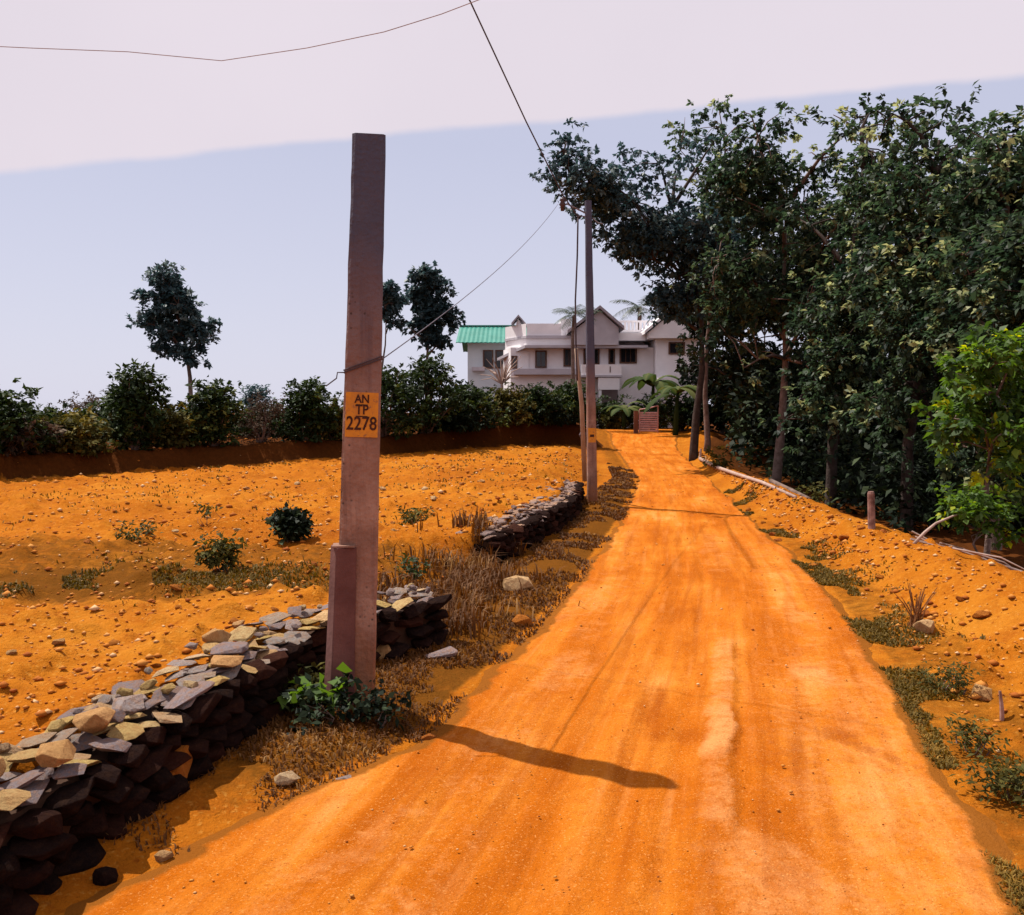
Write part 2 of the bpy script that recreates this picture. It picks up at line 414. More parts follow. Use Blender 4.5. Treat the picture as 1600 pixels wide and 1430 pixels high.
def build_road():
    ys = np.concatenate([np.linspace(-5, 1.6, 14)[:-1], np.geomspace(1.6, 45, 430)])
    us = np.linspace(-0.06, 1.06, 130)
    Yg, U = np.meshgrid(ys, us, indexing='ij')
    L, Rr = ROAD_L(Yg), ROAD_R(Yg)
    wob = 0.16 * (fbm(Yg * 1.3, Yg * 0 + 5, 61) - 0.5) * np.exp(-Yg * 0.02)
    Lw = L + wob + 0.12 * (fbm(Yg * 5, U * 0, 62) - 0.5); Rw = Rr + 0.2 * (fbm(Yg * 1.2, U * 0 + 9, 63) - 0.5)
    X = L + (Rr - L) * U + (Lw - L) * (1 - sstep(0.0, 0.25, U)) + (Rw - Rr) * sstep(0.75, 1.0, U)
    Z = z_road(Yg) + 0.012
    UC = X - ROAD_C(Yg)                       # metres from the smooth centre line
    def groove(c, wd, d): return -d * np.exp(-((UC - c) / wd) ** 2)
    fade = np.exp(-np.maximum(Yg - 2, 0) / 16)
    Z = Z + (groove(-0.55, 0.25, 0.010) + groove(0.62, 0.22, 0.010) + groove(-0.10, 0.05, 0.012) + groove(0.10, 0.045, 0.014) + groove(-0.33, 0.05, 0.010) + groove(-0.85, 0.05, .008)) * (0.4 + 1.2 * fbm(Yg * 0.8, UC * 1.5, 71)) * fade
    # raised pale ridge between wheel tracks, broken away on its right side
    rid = 0.345 + 0.05 * (fbm(Yg * 3, U * 0, 72) - 0.5) + 0.03 * (fbm(Yg * 17, U * 0, 73) - 0.5)
    along = sstep(3.1, 3.5, Yg) * (1 - sstep(5.4, 6.6, Yg)) * (0.55 + 0.45 * sstep(.35, .5, fbm(Yg * 2.2, U * 0 + 3, 77)))
    Z = Z + 0.034 * along * sstep(-0.22, -0.03, UC - rid) * (1 - sstep(0.0, 0.02, UC - rid))
    Z = Z + (fbm(X * 3, Yg * 1.4, 74) - 0.5) * 0.018 + (fbm(X * 14, Yg * 9, 75, 3) - 0.5) * 0.014 * fade
    edge = np.minimum(sstep(-0.06, 0.035, U), sstep(-0.06, 0.035, 1 - U))
    Z = Z - 0.035 * (1 - edge)
    pale = along * sstep(-0.19, -0.09, UC - rid) * (1 - sstep(-0.004, 0.014, UC - rid)) * 0.95
    def blob(x, y, rx, ry, a, rot=0.0):
        dx, dy = X - x, Yg - y; c_, s_ = math.cos(rot), math.sin(rot)
        return a * np.exp(-(((dx * c_ + dy * s_) / rx) ** 2 + ((-dx * s_ + dy * c_) / ry) ** 2) ** 1.5)
    def P(px, py): p = on(px, py, 0.0); return p.x, p.y
    for px, py, rx, ry, a, rot in ((1270,1055,.17,.32,.8,0),(880,1050,.22,.7,.5,-.3),(760,1160,.28,.35,.4,-.4),(1330,1250,.4,.35,.45,0),(1200,1380,.3,.5,.6,0),(900,940,.2,1.2,.45,-.25),(1240,960,.2,.6,.5,0),(1120,860,.3,2.2,.4,-.2),(1420,1200,.2,.5,.4,-.3),(560,1330,.12,.6,.45,-.5),(440,1390,.1,.4,.4,-.5)):
        x, y = P(px, py); pale = np.maximum(pale, blob(x, y, rx, ry, a, rot))
    damp_shade = 0 * X
    for c0, wd, am in ((-.10, .05, .5), (.10, .045, .55), (-.33, .04, .4), (.52, .05, .45), (.95, .05, .35), (-.95, .04, .3)):
        damp_shade = np.maximum(damp_shade, am * np.exp(-((UC - c0 - .06 * (fbm(Yg * .7, U * 0 + c0, 83) - .5)) / wd) ** 2) * sstep(.38, .62, fbm(Yg * .9, UC * 0 + 7 * c0, 84)) * np.exp(-Yg / 14))
    for px, py, rx, ry, a, rot in ((1020,1105,.10,.45,.75,-.25),(1050,1150,.16,.18,.7,0),(1310,1150,.12,.14,.8,0),(1345,1170,.06,.38,.7,.55),(1180,1270,.07,.3,.55,-.2),(1265,1045,.09,.07,.7,0),(1220,1180,.12,.5,.5,-.2),(985,1060,.05,1.4,.5,-.25),(1230,1370,.12,.14,.55,0),(1040,1320,.25,.5,.45,-.2),(960,1200,.05,.5,.45,-.25),(1090,960,.05,1.5,.4,-.25)):
        x, y = P(px, py); damp_shade = np.maximum(damp_shade, blob(x, y, rx, ry, a, rot))
    damp_shade = np.maximum(damp_shade, 0.75 * along * sstep(0.0, 0.02, UC - rid) * (1 - sstep(0.02, 0.12, UC - rid)))  # shadow line below the ridge's broken side, painted into the road colour
    pale = np.maximum(pale, (0.40 * sstep(0.25, 0.7, UC) + 0.42 * np.exp(-((UC + .75) / .28) ** 2)) * (0.5 + fbm(X * 1.2, Yg * .6, 79)) * np.exp(-Yg / 30))
    gr = np.maximum(1 - sstep(0.0, 0.07, U), 1 - sstep(0.0, 0.06, 1 - U))
    V = np.stack([X, Yg, Z], -1).reshape(-1, 3)
    nr, nt = X.shape
    i = np.arange(nr - 1)[:, None] * nt; j = np.arange(nt - 1)[None]
    Fc = np.stack([i + j, i + j + 1, i + nt + j + 1, i + nt + j], -1).reshape(-1, 4)
    uv = np.stack([UC + 2, Yg], -1).reshape(-1, 2)
    me = np_mesh('dirt_road', V, Fc, True, {'pale': pale.ravel(), 'damp_shade': damp_shade.ravel(), 'grassy': gr.ravel()}, uv)
    tag(link('dirt_road', me, M_ROAD), kind='structure')
build_road()

# ------------------------------------------------------------------ stones
def rock_mesh(name, k, flat=0.45, n=15, smooth=False):
    r = random.Random(k); bm = bmesh.new()
    for _ in range(n):
        v = Vector((r.gauss(0, 1), r.gauss(0, 1), r.gauss(0, 1))).normalized()
        m = max(abs(v.x), abs(v.y), abs(v.z)); v = v.lerp(v / m, 0.45)
        bm.verts.new((v.x * 0.5 * r.uniform(.82, 1.1), v.y * 0.5 * r.uniform(.8, 1.1), v.z * 0.5 * flat * r.uniform(.85, 1.1)))
    g = bmesh.ops.convex_hull(bm, input=bm.verts)
    bmesh.ops.delete(bm, geom=[e for e in g['geom_interior'] if isinstance(e, bmesh.types.BMVert)], context='VERTS')
    bmesh.ops.dissolve_limit(bm, angle_limit=R(9), verts=bm.verts, edges=bm.edges)
    bmesh.ops.bevel(bm, geom=list(bm.edges), offset=0.012, segments=1, affect='EDGES', clamp_overlap=True)
    bmesh.ops.recalc_face_normals(bm, faces=bm.faces)
    me = bpy.data.meshes.new(name); bm.to_mesh(me); bm.free()
    return me
def make_stone_mat(name, stops, orange=0.35, spec=.1):
    t = NT(name)
    oi = t.n.new('ShaderNodeObjectInfo')
    c = t.ramp(oi.outputs['Random'], stops)
    n1 = t.noise(6, 6, 0.65); n2 = t.noise(45, 4, 0.6)
    c = t.mix(t.map(n1, 0.42, 0.66, 0, orange), c, (0.34, 0.15, 0.05))
    c = t.mix(t.map(n2, 0.5, 0.75, 0, 0.35), c, (0.03, 0.022, 0.022))
    nb = t.bump(t.noise(9, 6, 0.7), 0.8, 0.04); nb = t.bump(n2, 0.5, 0.01, nb)
    return t.done(c, 0.95, nb, spec)
SL = [(0.0, (0.26, 0.215, 0.225)), (0.25, (0.17, 0.14, 0.15)), (0.45, (0.34, 0.28, 0.27)), (0.62, (0.27, 0.24, 0.22)), (0.76, (0.45, 0.28, 0.13)), (0.88, (0.48, 0.34, 0.12)), (1.0, (0.55, 0.40, 0.26))]
M_STONE = make_stone_mat('slate_stone', SL, 0.55)
M_STONE_SHADED = make_stone_mat('shaded_face_stone', [(0.0, (0.018, 0.009, 0.008)), (0.5, (0.010, 0.006, 0.006)), (1.0, (0.045, 0.016, 0.011))], 0.04, .02)  # near-black stone copy: the shade on the wall faces is in its colour
M_CHIP = make_stone_mat('chipped_stone', [(0.0, (0.19, 0.15, 0.15)), (0.5, (0.28, 0.20, 0.18)), (1.0, (0.40, 0.24, 0.15))], 0.3)
M_PALE = make_stone_mat('pale_stone', [(0.0, (0.50, 0.27, 0.10)), (0.5, (0.55, 0.36, 0.18)), (1.0, (0.48, 0.21, 0.05))], 0.5)
M_CLOD = make_stone_mat('earth_clod', [(0.0, (0.36, 0.11, 0.012)), (0.5, (0.45, 0.15, 0.016)), (1.0, (0.28, 0.07, 0.01))], 0.2)
M_CORE = mat_plain('wall_earth', (0.03, 0.014, 0.008), (0.06, 0.025, 0.012), 6)
SLABS = [rock_mesh('stone_slab', 100 + k, 0.30, 14) for k in range(10)]
BLOCKS = [rock_mesh('stone_block', 200 + k, 0.62, 22) for k in range(10)]
def place_stone(name, me, loc, scale, rot, mat, parent=None):
    o = bpy.data.objects.new(name, me); COL.objects.link(o)
    if not me.materials: me.materials.append(None)
    o.material_slots[0].link = 'OBJECT'; o.material_slots[0].material = mat
    o.scale = scale; o.rotation_euler = rot
    o.location = Vector(loc) - (parent.location if parent else Vector())
    o.parent = parent
    return o

def stone_wall(y0, y1, height, size, label, topmat, facemat, seed, thick, customs=(), topchips=1.0):
    r = random.Random(seed)
    pts = [Vector((float(WALL(y)), y, 0)) for y in np.arange(y0, y1 + 0.001, 0.05)]
    e = empty('stone_wall', (pts[len(pts)//2].x - thick/2, pts[len(pts)//2].y, 0), label, 'wall', 'dry stone walls along the road')
    def frame(s):
        k = min(max(s, 0), 1) * (len(pts) - 1); i = min(int(k), len(pts) - 2); f = k - i
        p = pts[i].lerp(pts[i + 1], f); t = (pts[min(i+3, len(pts)-1)] - pts[max(i-2, 0)]).normalized()
        return p, t, Vector((-t.y, t.x, 0))            # inward normal points to the field
    length = sum((pts[i+1] - pts[i]).length for i in range(len(pts) - 1))
    # dark earth and rubble core
    N = 24; V = []; Fq = []
    for i in range(N + 1):
        p, t, n = frame(i / N)
        zb = hz(p.x + 0.15, p.y) - 0.1
        for off, z in ((0.055, zb), (0.075, height - 0.07), (thick - 0.03, height - 0.06), (thick, zb)):
            q = p + n * off; V.append((q.x, q.y, z))
    for i in range(N):
        for k in range(3):
            a = i * 4 + k; Fq.append((a, a + 1, a + 5, a + 4))
    Fq += [(0, 1, 2, 3), (N*4+3, N*4+2, N*4+1, N*4)]
    me = bpy.data.meshes.new('core'); me.from_pydata(V, [], [tuple(reversed(f)) for f in Fq]); me.update()
    link('core', me, M_CORE, e)
    # face courses
    z = 0.0; course = 0
    while z < height - 0.09:
        hgt = size * r.uniform(0.42, 0.62); s = -r.uniform(0, .5) * size / length
        while s < 1.0:
            ln = size * r.uniform(0.8, 1.7)
            p, t, n = frame(s + ln / 2 / length)
            c = p + n * (0.05 + r.uniform(-.02, .02)); zz = hz(p.x + .12, p.y) + z + hgt * 0.42
            ang = math.atan2(t.y, t.x)
            place_stone('stone', r.choice(BLOCKS), (c.x, c.y, zz), (ln * 1.12, 0.17 * r.uniform(.8, 1.3), hgt * 1.75),
                        (r.uniform(-.2, .2), r.uniform(-.25, .25), ang + r.uniform(-.2, .2)), facemat, e)
            s += ln / length
        z += hgt; course += 1
    # end faces
    for s, sg in ((0.0, -1), (1.0, 1)):
        p, t, n = frame(s)
        for k in range(5):
            c = p + n * r.uniform(.08, thick - .05) + t * (sg * .02)
            place_stone('stone', r.choice(BLOCKS), (c.x, c.y, hz(p.x + .1, p.y) + r.uniform(.05, height - .06)), (size * .8, size * .7, size * .75), (r.uniform(-.3,.3), r.uniform(-.3,.3), r.uniform(0, 3)), facemat, e)
    # coping of loose slabs
    rows = max(2, int(round(thick / (size * 0.62))))
    for k in range(rows):
        s = r.uniform(-.4, 0) * size / length
        while s < 1.0:
            ln = size * r.uniform(0.6, 1.35)
            p, t, n = frame(s + ln / 2 / length)
            c = p + n * (0.03 + (k + .5) * thick / rows * 1.02 + r.uniform(-.025, .025))
            zz = height - 0.03 + r.uniform(-.02, .028) + 0.012 * k
            place_stone('stone', r.choice(SLABS), (c.x, c.y, zz), (ln * 1.15, size * r.uniform(.65, 1.15), size * r.uniform(.4, .8)),
                        (r.uniform(-.28, .28), r.uniform(-.28, .28), math.atan2(t.y, t.x) + r.uniform(-.6, .6)), topmat, e)
            s += ln * 0.95 / length
    for _ in range(int(length / size * 1.6 * topchips)):
        p, t, n = frame(r.random()); c = p + n * r.uniform(.06, thick + .1)
        sz = size * r.uniform(.25, .55)
        place_stone('stone', r.choice(BLOCKS), (c.x, c.y, height + 0.025 + sz * .12), (sz, sz * r.uniform(.6, 1), sz * .9), (r.uniform(-.5, .5), r.uniform(-.5, .5), r.uniform(0, 6)), topmat, e)
    for k, (s, off, up, sc_, rot, mt) in enumerate(customs):
        p, t, n = frame(s); q = p + n * off
        place_stone('stone', SLABS[(3 * k + 1) % 10], (q.x, q.y, height + up), sc_, (rot[0], rot[1], rot[2] + math.atan2(t.y, t.x)), mt, e)
    return e
stone_wall(2.2, 5.8, 0.37, 0.145, 'near dark slab stone wall running past the numbered concrete pole to the lower left corner', M_STONE, M_STONE_SHADED, 5, 0.34,
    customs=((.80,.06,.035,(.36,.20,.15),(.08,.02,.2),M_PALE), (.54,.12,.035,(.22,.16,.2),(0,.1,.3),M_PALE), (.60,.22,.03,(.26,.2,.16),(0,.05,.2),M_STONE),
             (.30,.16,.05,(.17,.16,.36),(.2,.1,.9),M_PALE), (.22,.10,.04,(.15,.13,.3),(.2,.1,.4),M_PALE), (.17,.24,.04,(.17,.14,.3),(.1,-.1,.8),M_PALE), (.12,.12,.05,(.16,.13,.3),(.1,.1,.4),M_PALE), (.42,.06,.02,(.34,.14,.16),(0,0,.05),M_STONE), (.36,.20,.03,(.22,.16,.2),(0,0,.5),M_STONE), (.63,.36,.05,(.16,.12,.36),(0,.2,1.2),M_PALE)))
stone_wall(8.8, 15.2, 0.34, 0.17, 'farther low broken stone wall curving along the road to the second pole', M_CHIP, M_STONE_SHADED, 9, 0.42, topchips=1.3)

# loose single stones one can point at
def single(label, me, px, py, z, scale, rot, mat, group=None, cat='stone', name='loose_stone', sink=0.3):
    q = on(px, py, z); g = hz(q.x, q.y)
    o = place_stone(name, me, (q.x, q.y, g + scale[2] * 0.15), scale, rot, mat)
    return tag(o, label, cat, group)
single('flat grey slab stone lying on the verge grass beside the wall end', SLABS[2], 690, 1026, 0.05, (.22,.12,.22), (.1,.0,.3), M_STONE)
single('small tan stone on the dirt at the road edge below the near wall', BLOCKS[3], 256, 1336, 0.02, (.065,.05,.07), (0,.1,.4), M_PALE)
single('brown stone half in shade against the foot of the near wall', BLOCKS[5], 165, 1368, 0.02, (.08,.07,.1), (0,.2,1), M_STONE_SHADED)
single('yellowish boulder at the near end of the farther wall', BLOCKS[1], 808, 908, 0.12, (.26,.18,.26), (.0,.1,.3), M_PALE)
single('round reddish stone on the verge below the gap between the walls', BLOCKS[7], 815, 968, 0.05, (.16,.12,.16), (.0,.1,.3), M_CLOD)
single('grey stone chip lying in the dry grass below the near wall', SLABS[4], 450, 1218, 0.04, (.12,.07,.16), (.2,.1,.6), M_STONE)
single('thin grey slab in the dry grass right of the stone chip', SLABS[6], 540, 1205, 0.04, (.11,.06,.14), (.1,.1,.2), M_STONE)
single('orange stone wedged between the concrete pole and the wall end', BLOCKS[8], 598, 985, 0.22, (.12,.12,.2), (.3,.1,.4), M_PALE)
single('big brown earth clod casting a dark shadow just behind the near wall', BLOCKS[2], 262, 1090, 0.42, (.20,.15,.36), (.3,.2,.7), M_CLOD, cat='clod', name='earth_clod')
single('pale boulder on the right berm among the orange clods', BLOCKS[6], 1448, 962, 0.15, (.18,.14,.2), (.0,.1,.5), M_PALE)
single('yellow stone on the right verge beside the green weeds', BLOCKS[4], 1535, 1062, 0.10, (.14,.12,.16), (.0,.1,.8), M_PALE)
single('broken dirt lump in the right wheel track of the road', BLOCKS[9], 1300, 1148, 0.02, (.11,.08,.10), (.0,.1,.2), M_CLOD, cat='clod', name='earth_clod')
single('small pale lump right of the dark smear in the road', SLABS[1], 1372, 1172, 0.02, (.07,.04,.1), (.0,.1,.2), M_PALE)
single('red brown clod at the tail of the pole shadow by the verge', BLOCKS[0], 668, 1146, 0.03, (.09,.06,.10), (.0,.1,.2), M_CLOD, cat='clod', name='earth_clod')

r_ = random.Random(31)
for k in range(70):
    y = r_.uniform(4.2, 15) ** 1.0; 
    x = float(WALL(y)) - 0.45 - r_.random() ** 1.3 * (y * 0.45)
    s = r_.uniform(.05, .12) * (0.7 + y * 0.03)
    o = place_stone('field_stone', r_.choice(BLOCKS), (x, y, hz(x, y) + s * .1), (s, s * r_.uniform(.6, 1), s * r_.uniform(.5, .9)), (r_.uniform(-.4, .4), r_.uniform(-.4, .4), r_.uniform(0, 6)), M_PALE if r_.random() < .6 else M_CLOD)
    pale_ = o.material_slots[0].material == M_PALE
    tag(o, '%s %s lying %s' % ('larger' if s > .1 else 'small', 'pale stone' if pale_ else 'orange brown clod', 'on the field close behind the near wall' if y < 6 else 'in mid field level with the small leafy bush' if y < 9.5 else 'far out on the bare field'), 'stone' if pale_ else 'clod', 'loose stones scattered over the field')
for k in range(40):
    y = r_.uniform(4.2, 14); x = float(CREST(y)) - r_.uniform(0.1, 0.95)
    s = r_.uniform(.05, .13)
    o = place_stone('berm_clod', r_.choice(BLOCKS), (x, y, hz(x, y) + s * .08), (s, s * r_.uniform(.6, 1), s * r_.uniform(.6, 1)), (r_.uniform(-.4, .4), r_.uniform(-.4, .4), r_.uniform(0, 6)), M_CLOD)
    tag(o, '%s orange earth clod on the %s stretch of the right berm' % ('larger' if s > .09 else 'small', 'nearest' if y < 7 else 'middle' if y < 10.5 else 'farther'), 'clod', 'clods on the berm right of the road')

def build_gravel():
    base = []
    for k in range(8):
        r = np.random.default_rng(500 + k)
        v = np.array([(0,0,1),(.9,0,.2),(.28,.85,.2),(-.72,.53,.2),(-.72,-.53,.2),(.28,-.85,.2),(0,0,-.7)], float) * r.uniform(.7, 1.2, (7, 1))
        base.append(v)
    f = np.array([(0,1,2),(0,2,3),(0,3,4),(0,4,5),(0,5,1),(6,2,1),(6,3,2),(6,4,3),(6,5,4),(6,1,5)])
    n = 15000
    y = 2.2 * (28 / 2.2) ** rng.random(n)
    side = rng.random(n)
    xf = WALL(y) - 0.3 - rng.random(n) ** 1.2 * (y * 0.62 + 0.6)
    xb = ROAD_R(y) + 0.25 + rng.random(n) * np.maximum(CREST(y) - ROAD_R(y) - .15, .2)
    xr = ROAD_L(y) + rng.random(n) * (ROAD_R(y) - ROAD_L(y))
    x = np.where(side < .62, xf, np.where(side < .88, xb, xr))
    s = rng.gamma(2.0, .0066, n) * (0.55 + 0.06 * y) ; s = np.minimum(s, .06); s = np.where(side >= .88, s * .32, s)
    z = H(x, y) + np.where(side >= .88, 0.055 , 0)
    z = np.where(side >= .88, z_road(y) + .012, z)
    V = []; Fc = []; 
    a = rng.uniform(0, 6.28, n)
    for i in range(n):
        b = base[i % 8]; c_, s_ = math.cos(a[i]), math.sin(a[i])
        q = np.empty((7, 3)); q[:, 0] = b[:, 0] * c_ - b[:, 1] * s_; q[:, 1] = b[:, 0] * s_ + b[:, 1] * c_; q[:, 2] = b[:, 2] * .65
        V.append(q * s[i] + (x[i], y[i], z[i] + s[i] * .2)); Fc.append(f + 7 * i)
    V = np.concatenate(V); Fc = np.concatenate(Fc)
    me = np_mesh('gravel', V, Fc, False, {'tint': np.repeat(rng.random(n), 7)})
    t = NT('laterite_gravel')
    c = t.ramp(t.attr('tint'), [(0, (0.26, 0.065, 0.010)), (.45, (0.42, 0.14, 0.018)), (.8, (0.50, 0.22, 0.05)), (1, (0.60, 0.40, 0.22))])
    m = t.done(c, 0.9, t.bump(t.noise(60), .4, .005), .15)
    tag(link('gravel', me, m), 'orange laterite gravel and pebbles strewn over field, berm and road', 'gravel', kind='stuff')
build_gravel()

# ------------------------------------------------------------------ poles
def make_concrete():
    t = NT('weathered_concrete')
    n1 = t.noise(3.6, 8, 0.7); st = t.noise(1, 5, 0.6, None, (22, 22, 1.1)); n3 = t.noise(60, 4)
    c = t.ramp(n1, [(.3, (0.16, 0.082, 0.056)), (.5, (0.25, 0.135, 0.098)), (.7, (0.36, 0.215, 0.16))])
    c = t.mix(t.map(st, .5, .72, 0, .6), c, (0.08, 0.04, 0.04))
    sx = t.n.new('ShaderNodeSeparateXYZ'); t.link(t.tc.outputs['Object'], sx.inputs[0])
    c = t.mix(t.map(t.math('ADD', sx.outputs['Z'], n1), 2.05, 3.0, 0, .9), c, (0.050, 0.062, 0.105))
    c = t.mix(t.map(n3, .58, .75, 0, .35), c, (0.12, 0.07, 0.07))
    vo = t.voronoi(34); c = t.mix(t.math('MULTIPLY', t.map(vo, .12, .28, 1, 0), t.map(t.noise(5, 4), .5, .62)), c, (0.055, 0.035, 0.03))
    c = t.mix(t.map(t.math('ADD', sx.outputs['Z'], t.math('MULTIPLY', t.noise(12, 5), .5)), .3, .75, .75, 0), c, (0.26, 0.085, 0.02))
    nb = t.bump(n3, .5, .01); nb = t.bump(n1, .5, .04, nb); nb = t.bump(vo, .35, .01, nb)
    return t.done(c, .88, nb, .2)
M_CONC = make_concrete()
M_STUB = mat_plain('dark_stub_concrete', (0.10, 0.040, 0.035), (0.16, 0.07, 0.06), 4, bump=.5)
def make_paint():
    t = NT('yellow_paint')
    n = t.noise(9, 6, .7)
    c = t.mix(t.map(n, .45, .7, 0, .75), (0.58, 0.23, 0.018), (0.36, 0.13, 0.03))
    c = t.mix(t.map(t.noise(38, 5, .7), .56, .66, 0, .8), c, (0.17, 0.085, 0.055))
    return t.done(c, .7, t.bump(t.noise(60), .3, .003), .25)
M_YEL = make_paint()
M_INK = mat_plain('stencil_ink', (0.035, 0.012, 0.01), (0.06, 0.02, 0.012), 20, bump=.1)
M_WIRE = mat_plain('grey_wire', (0.10, 0.09, 0.11), (0.16, 0.14, 0.17), 8, bump=.1)
M_PALEWIRE = mat_plain('pale_wire', (0.28, 0.24, 0.27), (0.36, 0.31, 0.35), 8, bump=.1)
M_CABLE = mat_plain('black_cable', (0.045, 0.035, 0.045), (0.08, 0.06, 0.07), 8, bump=.1)
M_STEEL = mat_plain('galvanised_steel', (0.20, 0.18, 0.20), (0.12, 0.10, 0.11), 9, rough=.5, bump=.2)

def text_mesh(name, txt, size, mat, parent, M, width=None):
    cu = bpy.data.curves.new(name, 'FONT'); cu.body = txt; cu.size = size; cu.align_x = 'CENTER'; cu.align_y = 'CENTER'; cu.extrude = 0.0015; cu.offset = 0.0012
    cu.resolution_u = 3
    o = bpy.data.objects.new(name, cu); COL.objects.link(o)
    dg = bpy.context.evaluated_depsgraph_get(); dg.update()
    me = bpy.data.meshes.new_from_object(o.evaluated_get(dg)); me.name = name
    bpy.data.objects.remove(o)
    me.transform(M); me.materials.clear()
    return link(name, me, mat, parent)

def pole(name, label, base, top, wb, db, wt, dt, yaw):
    e = empty(name, base, label, 'utility pole', 'concrete poles along the road')
    N = 30; V = []; Fq = []; rq = random.Random(4)
    ca, sa = math.cos(yaw), math.sin(yaw)
    ch = 0.014
    for i in range(N + 1):
        f = i / N; p = base.lerp(top, f)
        w = wb + (wt - wb) * f; d = db + (dt - db) * f
        ring = ((-w/2+ch,-d/2),(w/2-ch,-d/2),(w/2,-d/2+ch),(w/2,d/2-ch),(w/2-ch,d/2),(-w/2+ch,d/2),(-w/2,d/2-ch),(-w/2,-d/2+ch))
        for (a, b) in ring:
            a += rq.uniform(-.0025, .0025); b += rq.uniform(-.0025, .0025)
            V.append((p.x + a*ca - b*sa, p.y + a*sa + b*ca, p.z))
    for i in range(N):
        for k in range(8):
            k2 = (k+1) % 8; Fq.append((i*8+k, i*8+k2, (i+1)*8+k2, (i+1)*8+k))
    Fq.append(tuple(reversed(range(8)))); Fq.append(tuple(N*8+k for k in range(8)))
    me = bpy.data.meshes.new('shaft'); me.from_pydata(V, [], Fq); me.update()
    link('shaft', me, M_CONC, e)
    return e
def pole_frame(base, top, f, w, d, yaw):
    """matrix of a patch lying on the front face at fraction f"""
    p = base.lerp(top, f); zax = (top - base).normalized()
    xax = Vector((math.cos(yaw), math.sin(yaw), 0)); xax = (xax - zax * xax.dot(zax)).normalized()
    nrm = xax.cross(zax)                          # points to the camera side
    o = p + nrm * (d / 2)
    return Matrix(((xax.x, zax.x, nrm.x, o.x), (xax.y, zax.y, nrm.y, o.y), (xax.z, zax.z, nrm.z, o.z), (0, 0, 0, 1)))

def patch(name, M, w, h, th, mat, parent):
    mb = MB(); mb.box((-w/2, -h/2, -0.004), (w/2, h/2, th))
    mb.v = [M @ v for v in mb.v]
    return mb.build(name, mat, parent)

D1 = 4.65
p1b = at(550, 1131, D1); p1t = at(577, 213, D1); p1b.z -= 0.25
W1B, W1T = 0.222, 0.168
pole1 = pole('concrete_pole', 'tall nearby concrete pole with yellow painted number band', p1b, p1t, W1B, 0.125, W1T, 0.095, R(9))
zf = (at(555, 648, D1).z - p1b.z) / (p1t.z - p1b.z)
wf = W1B + (W1T - W1B) * zf; df = 0.125 + (0.095 - 0.125) * zf
Mb = pole_frame(p1b, p1t, zf, wf, df, R(9))
band = patch('number_band', Mb, wf - 0.024, 0.232, 0.0035, M_YEL, pole1); band['label'] = 'yellow painted band with black stencilled number'
for txt, dy, sz in (('AN', 0.080, 0.052), ('TP', 0.024, 0.060), ('2278', -0.048, 0.086)):
    text_mesh('lettering', txt, sz, M_INK, band, Mb @ Matrix.Translation((0, dy, 0.0045)) @ Matrix.Diagonal((0.92 if len(txt) > 2 else 1, 1.15, 1, 1)))
for dy in (0.051, -0.009):
    mb = MB(); mb.box((-0.030, dy - .003, .003), (0.030, dy + .003, .0055)); mb.v = [Mb @ v for v in mb.v]; mb.build('underline', M_INK, band)
# wire binding where the stay wire is tied round the pole
zt = at(560, 575, D1)
mbx = MB()
ff = (zt.z - p1b.z) / (p1t.z - p1b.z); wq = W1B + (W1T - W1B) * ff
Mq = pole_frame(p1b, p1t, ff, wq, 0.108, R(9))
for k in range(2):
    o_ = k * 0.012
    ring = [Mq @ Vector(v) for v in ((-wq/2-.004, -0.03+o_, .004), (wq/2+.004, 0.05+o_, .004), (wq/2+.004, 0.05+o_, -.112), (-wq/2-.004, -0.03+o_, -.112), (-wq/2-.004, -0.03+o_, .004))]
    mbx.tube(ring, 0.0035, 5)
hk = Mq @ Vector((-wq/2 - .004, -0.03, 0.0))
mbx.tube([hk, hk + Vector((-.03, -.01, .0)), hk + Vector((-.035, -.01, -.03)), hk + Vector((-.09, -.01, -.07))], 0.0035, 5)
mbx.build('wire_binding', M_CABLE, pole1)

# short stub leaning on the first pole
sb = at(527, 1100, 4.60); stp = at(537, 853, 4.60); sb.z -= 0.2
st_e = empty('stub_post', sb, 'short dark concrete stub standing against the left side of the numbered pole', 'post')
mb = MB(); mb.tube([sb, sb.lerp(stp, .5), stp], [0.10, 0.086, 0.077], 4)
me_o = mb.build('shaft', M_STUB, st_e, bevel=0.006)
mb = MB(); mb.box((stp.x-.055, stp.y-.06, stp.z-.001), (stp.x+.06, stp.y+.055, stp.z+.008), rot=Matrix.Rotation(R(8), 3, 'Z')); mb.build('worn_top', M_CONC, st_e)

D2 = 14.8
p2b = at(926, 800, D2); p2t = at(919, 314, D2); p2b.z -= 0.2
pole2 = pole('concrete_pole', 'farther slim concrete pole by the road bend with small yellow band', p2b, p2t, 0.165, 0.15, 0.10, 0.10, R(4))
zf2 = (at(925, 680, D2).z - p2b.z) / (p2t.z - p2b.z); w2 = 0.165 + (0.10 - 0.165) * zf2; d2 = .15 + (.10 - .15) * zf2
Mb2 = pole_frame(p2b, p2t, zf2, w2, d2, R(4))
band2 = patch('number_band', Mb2, w2 - .02, 0.24, .004, M_YEL, pole2)
mb = MB(); mb.box((-.035, -.03, .003), (.035, .012, .006)); mb.v = [Mb2 @ v for v in mb.v]; mb.build('faded_marking', M_INK, band2)
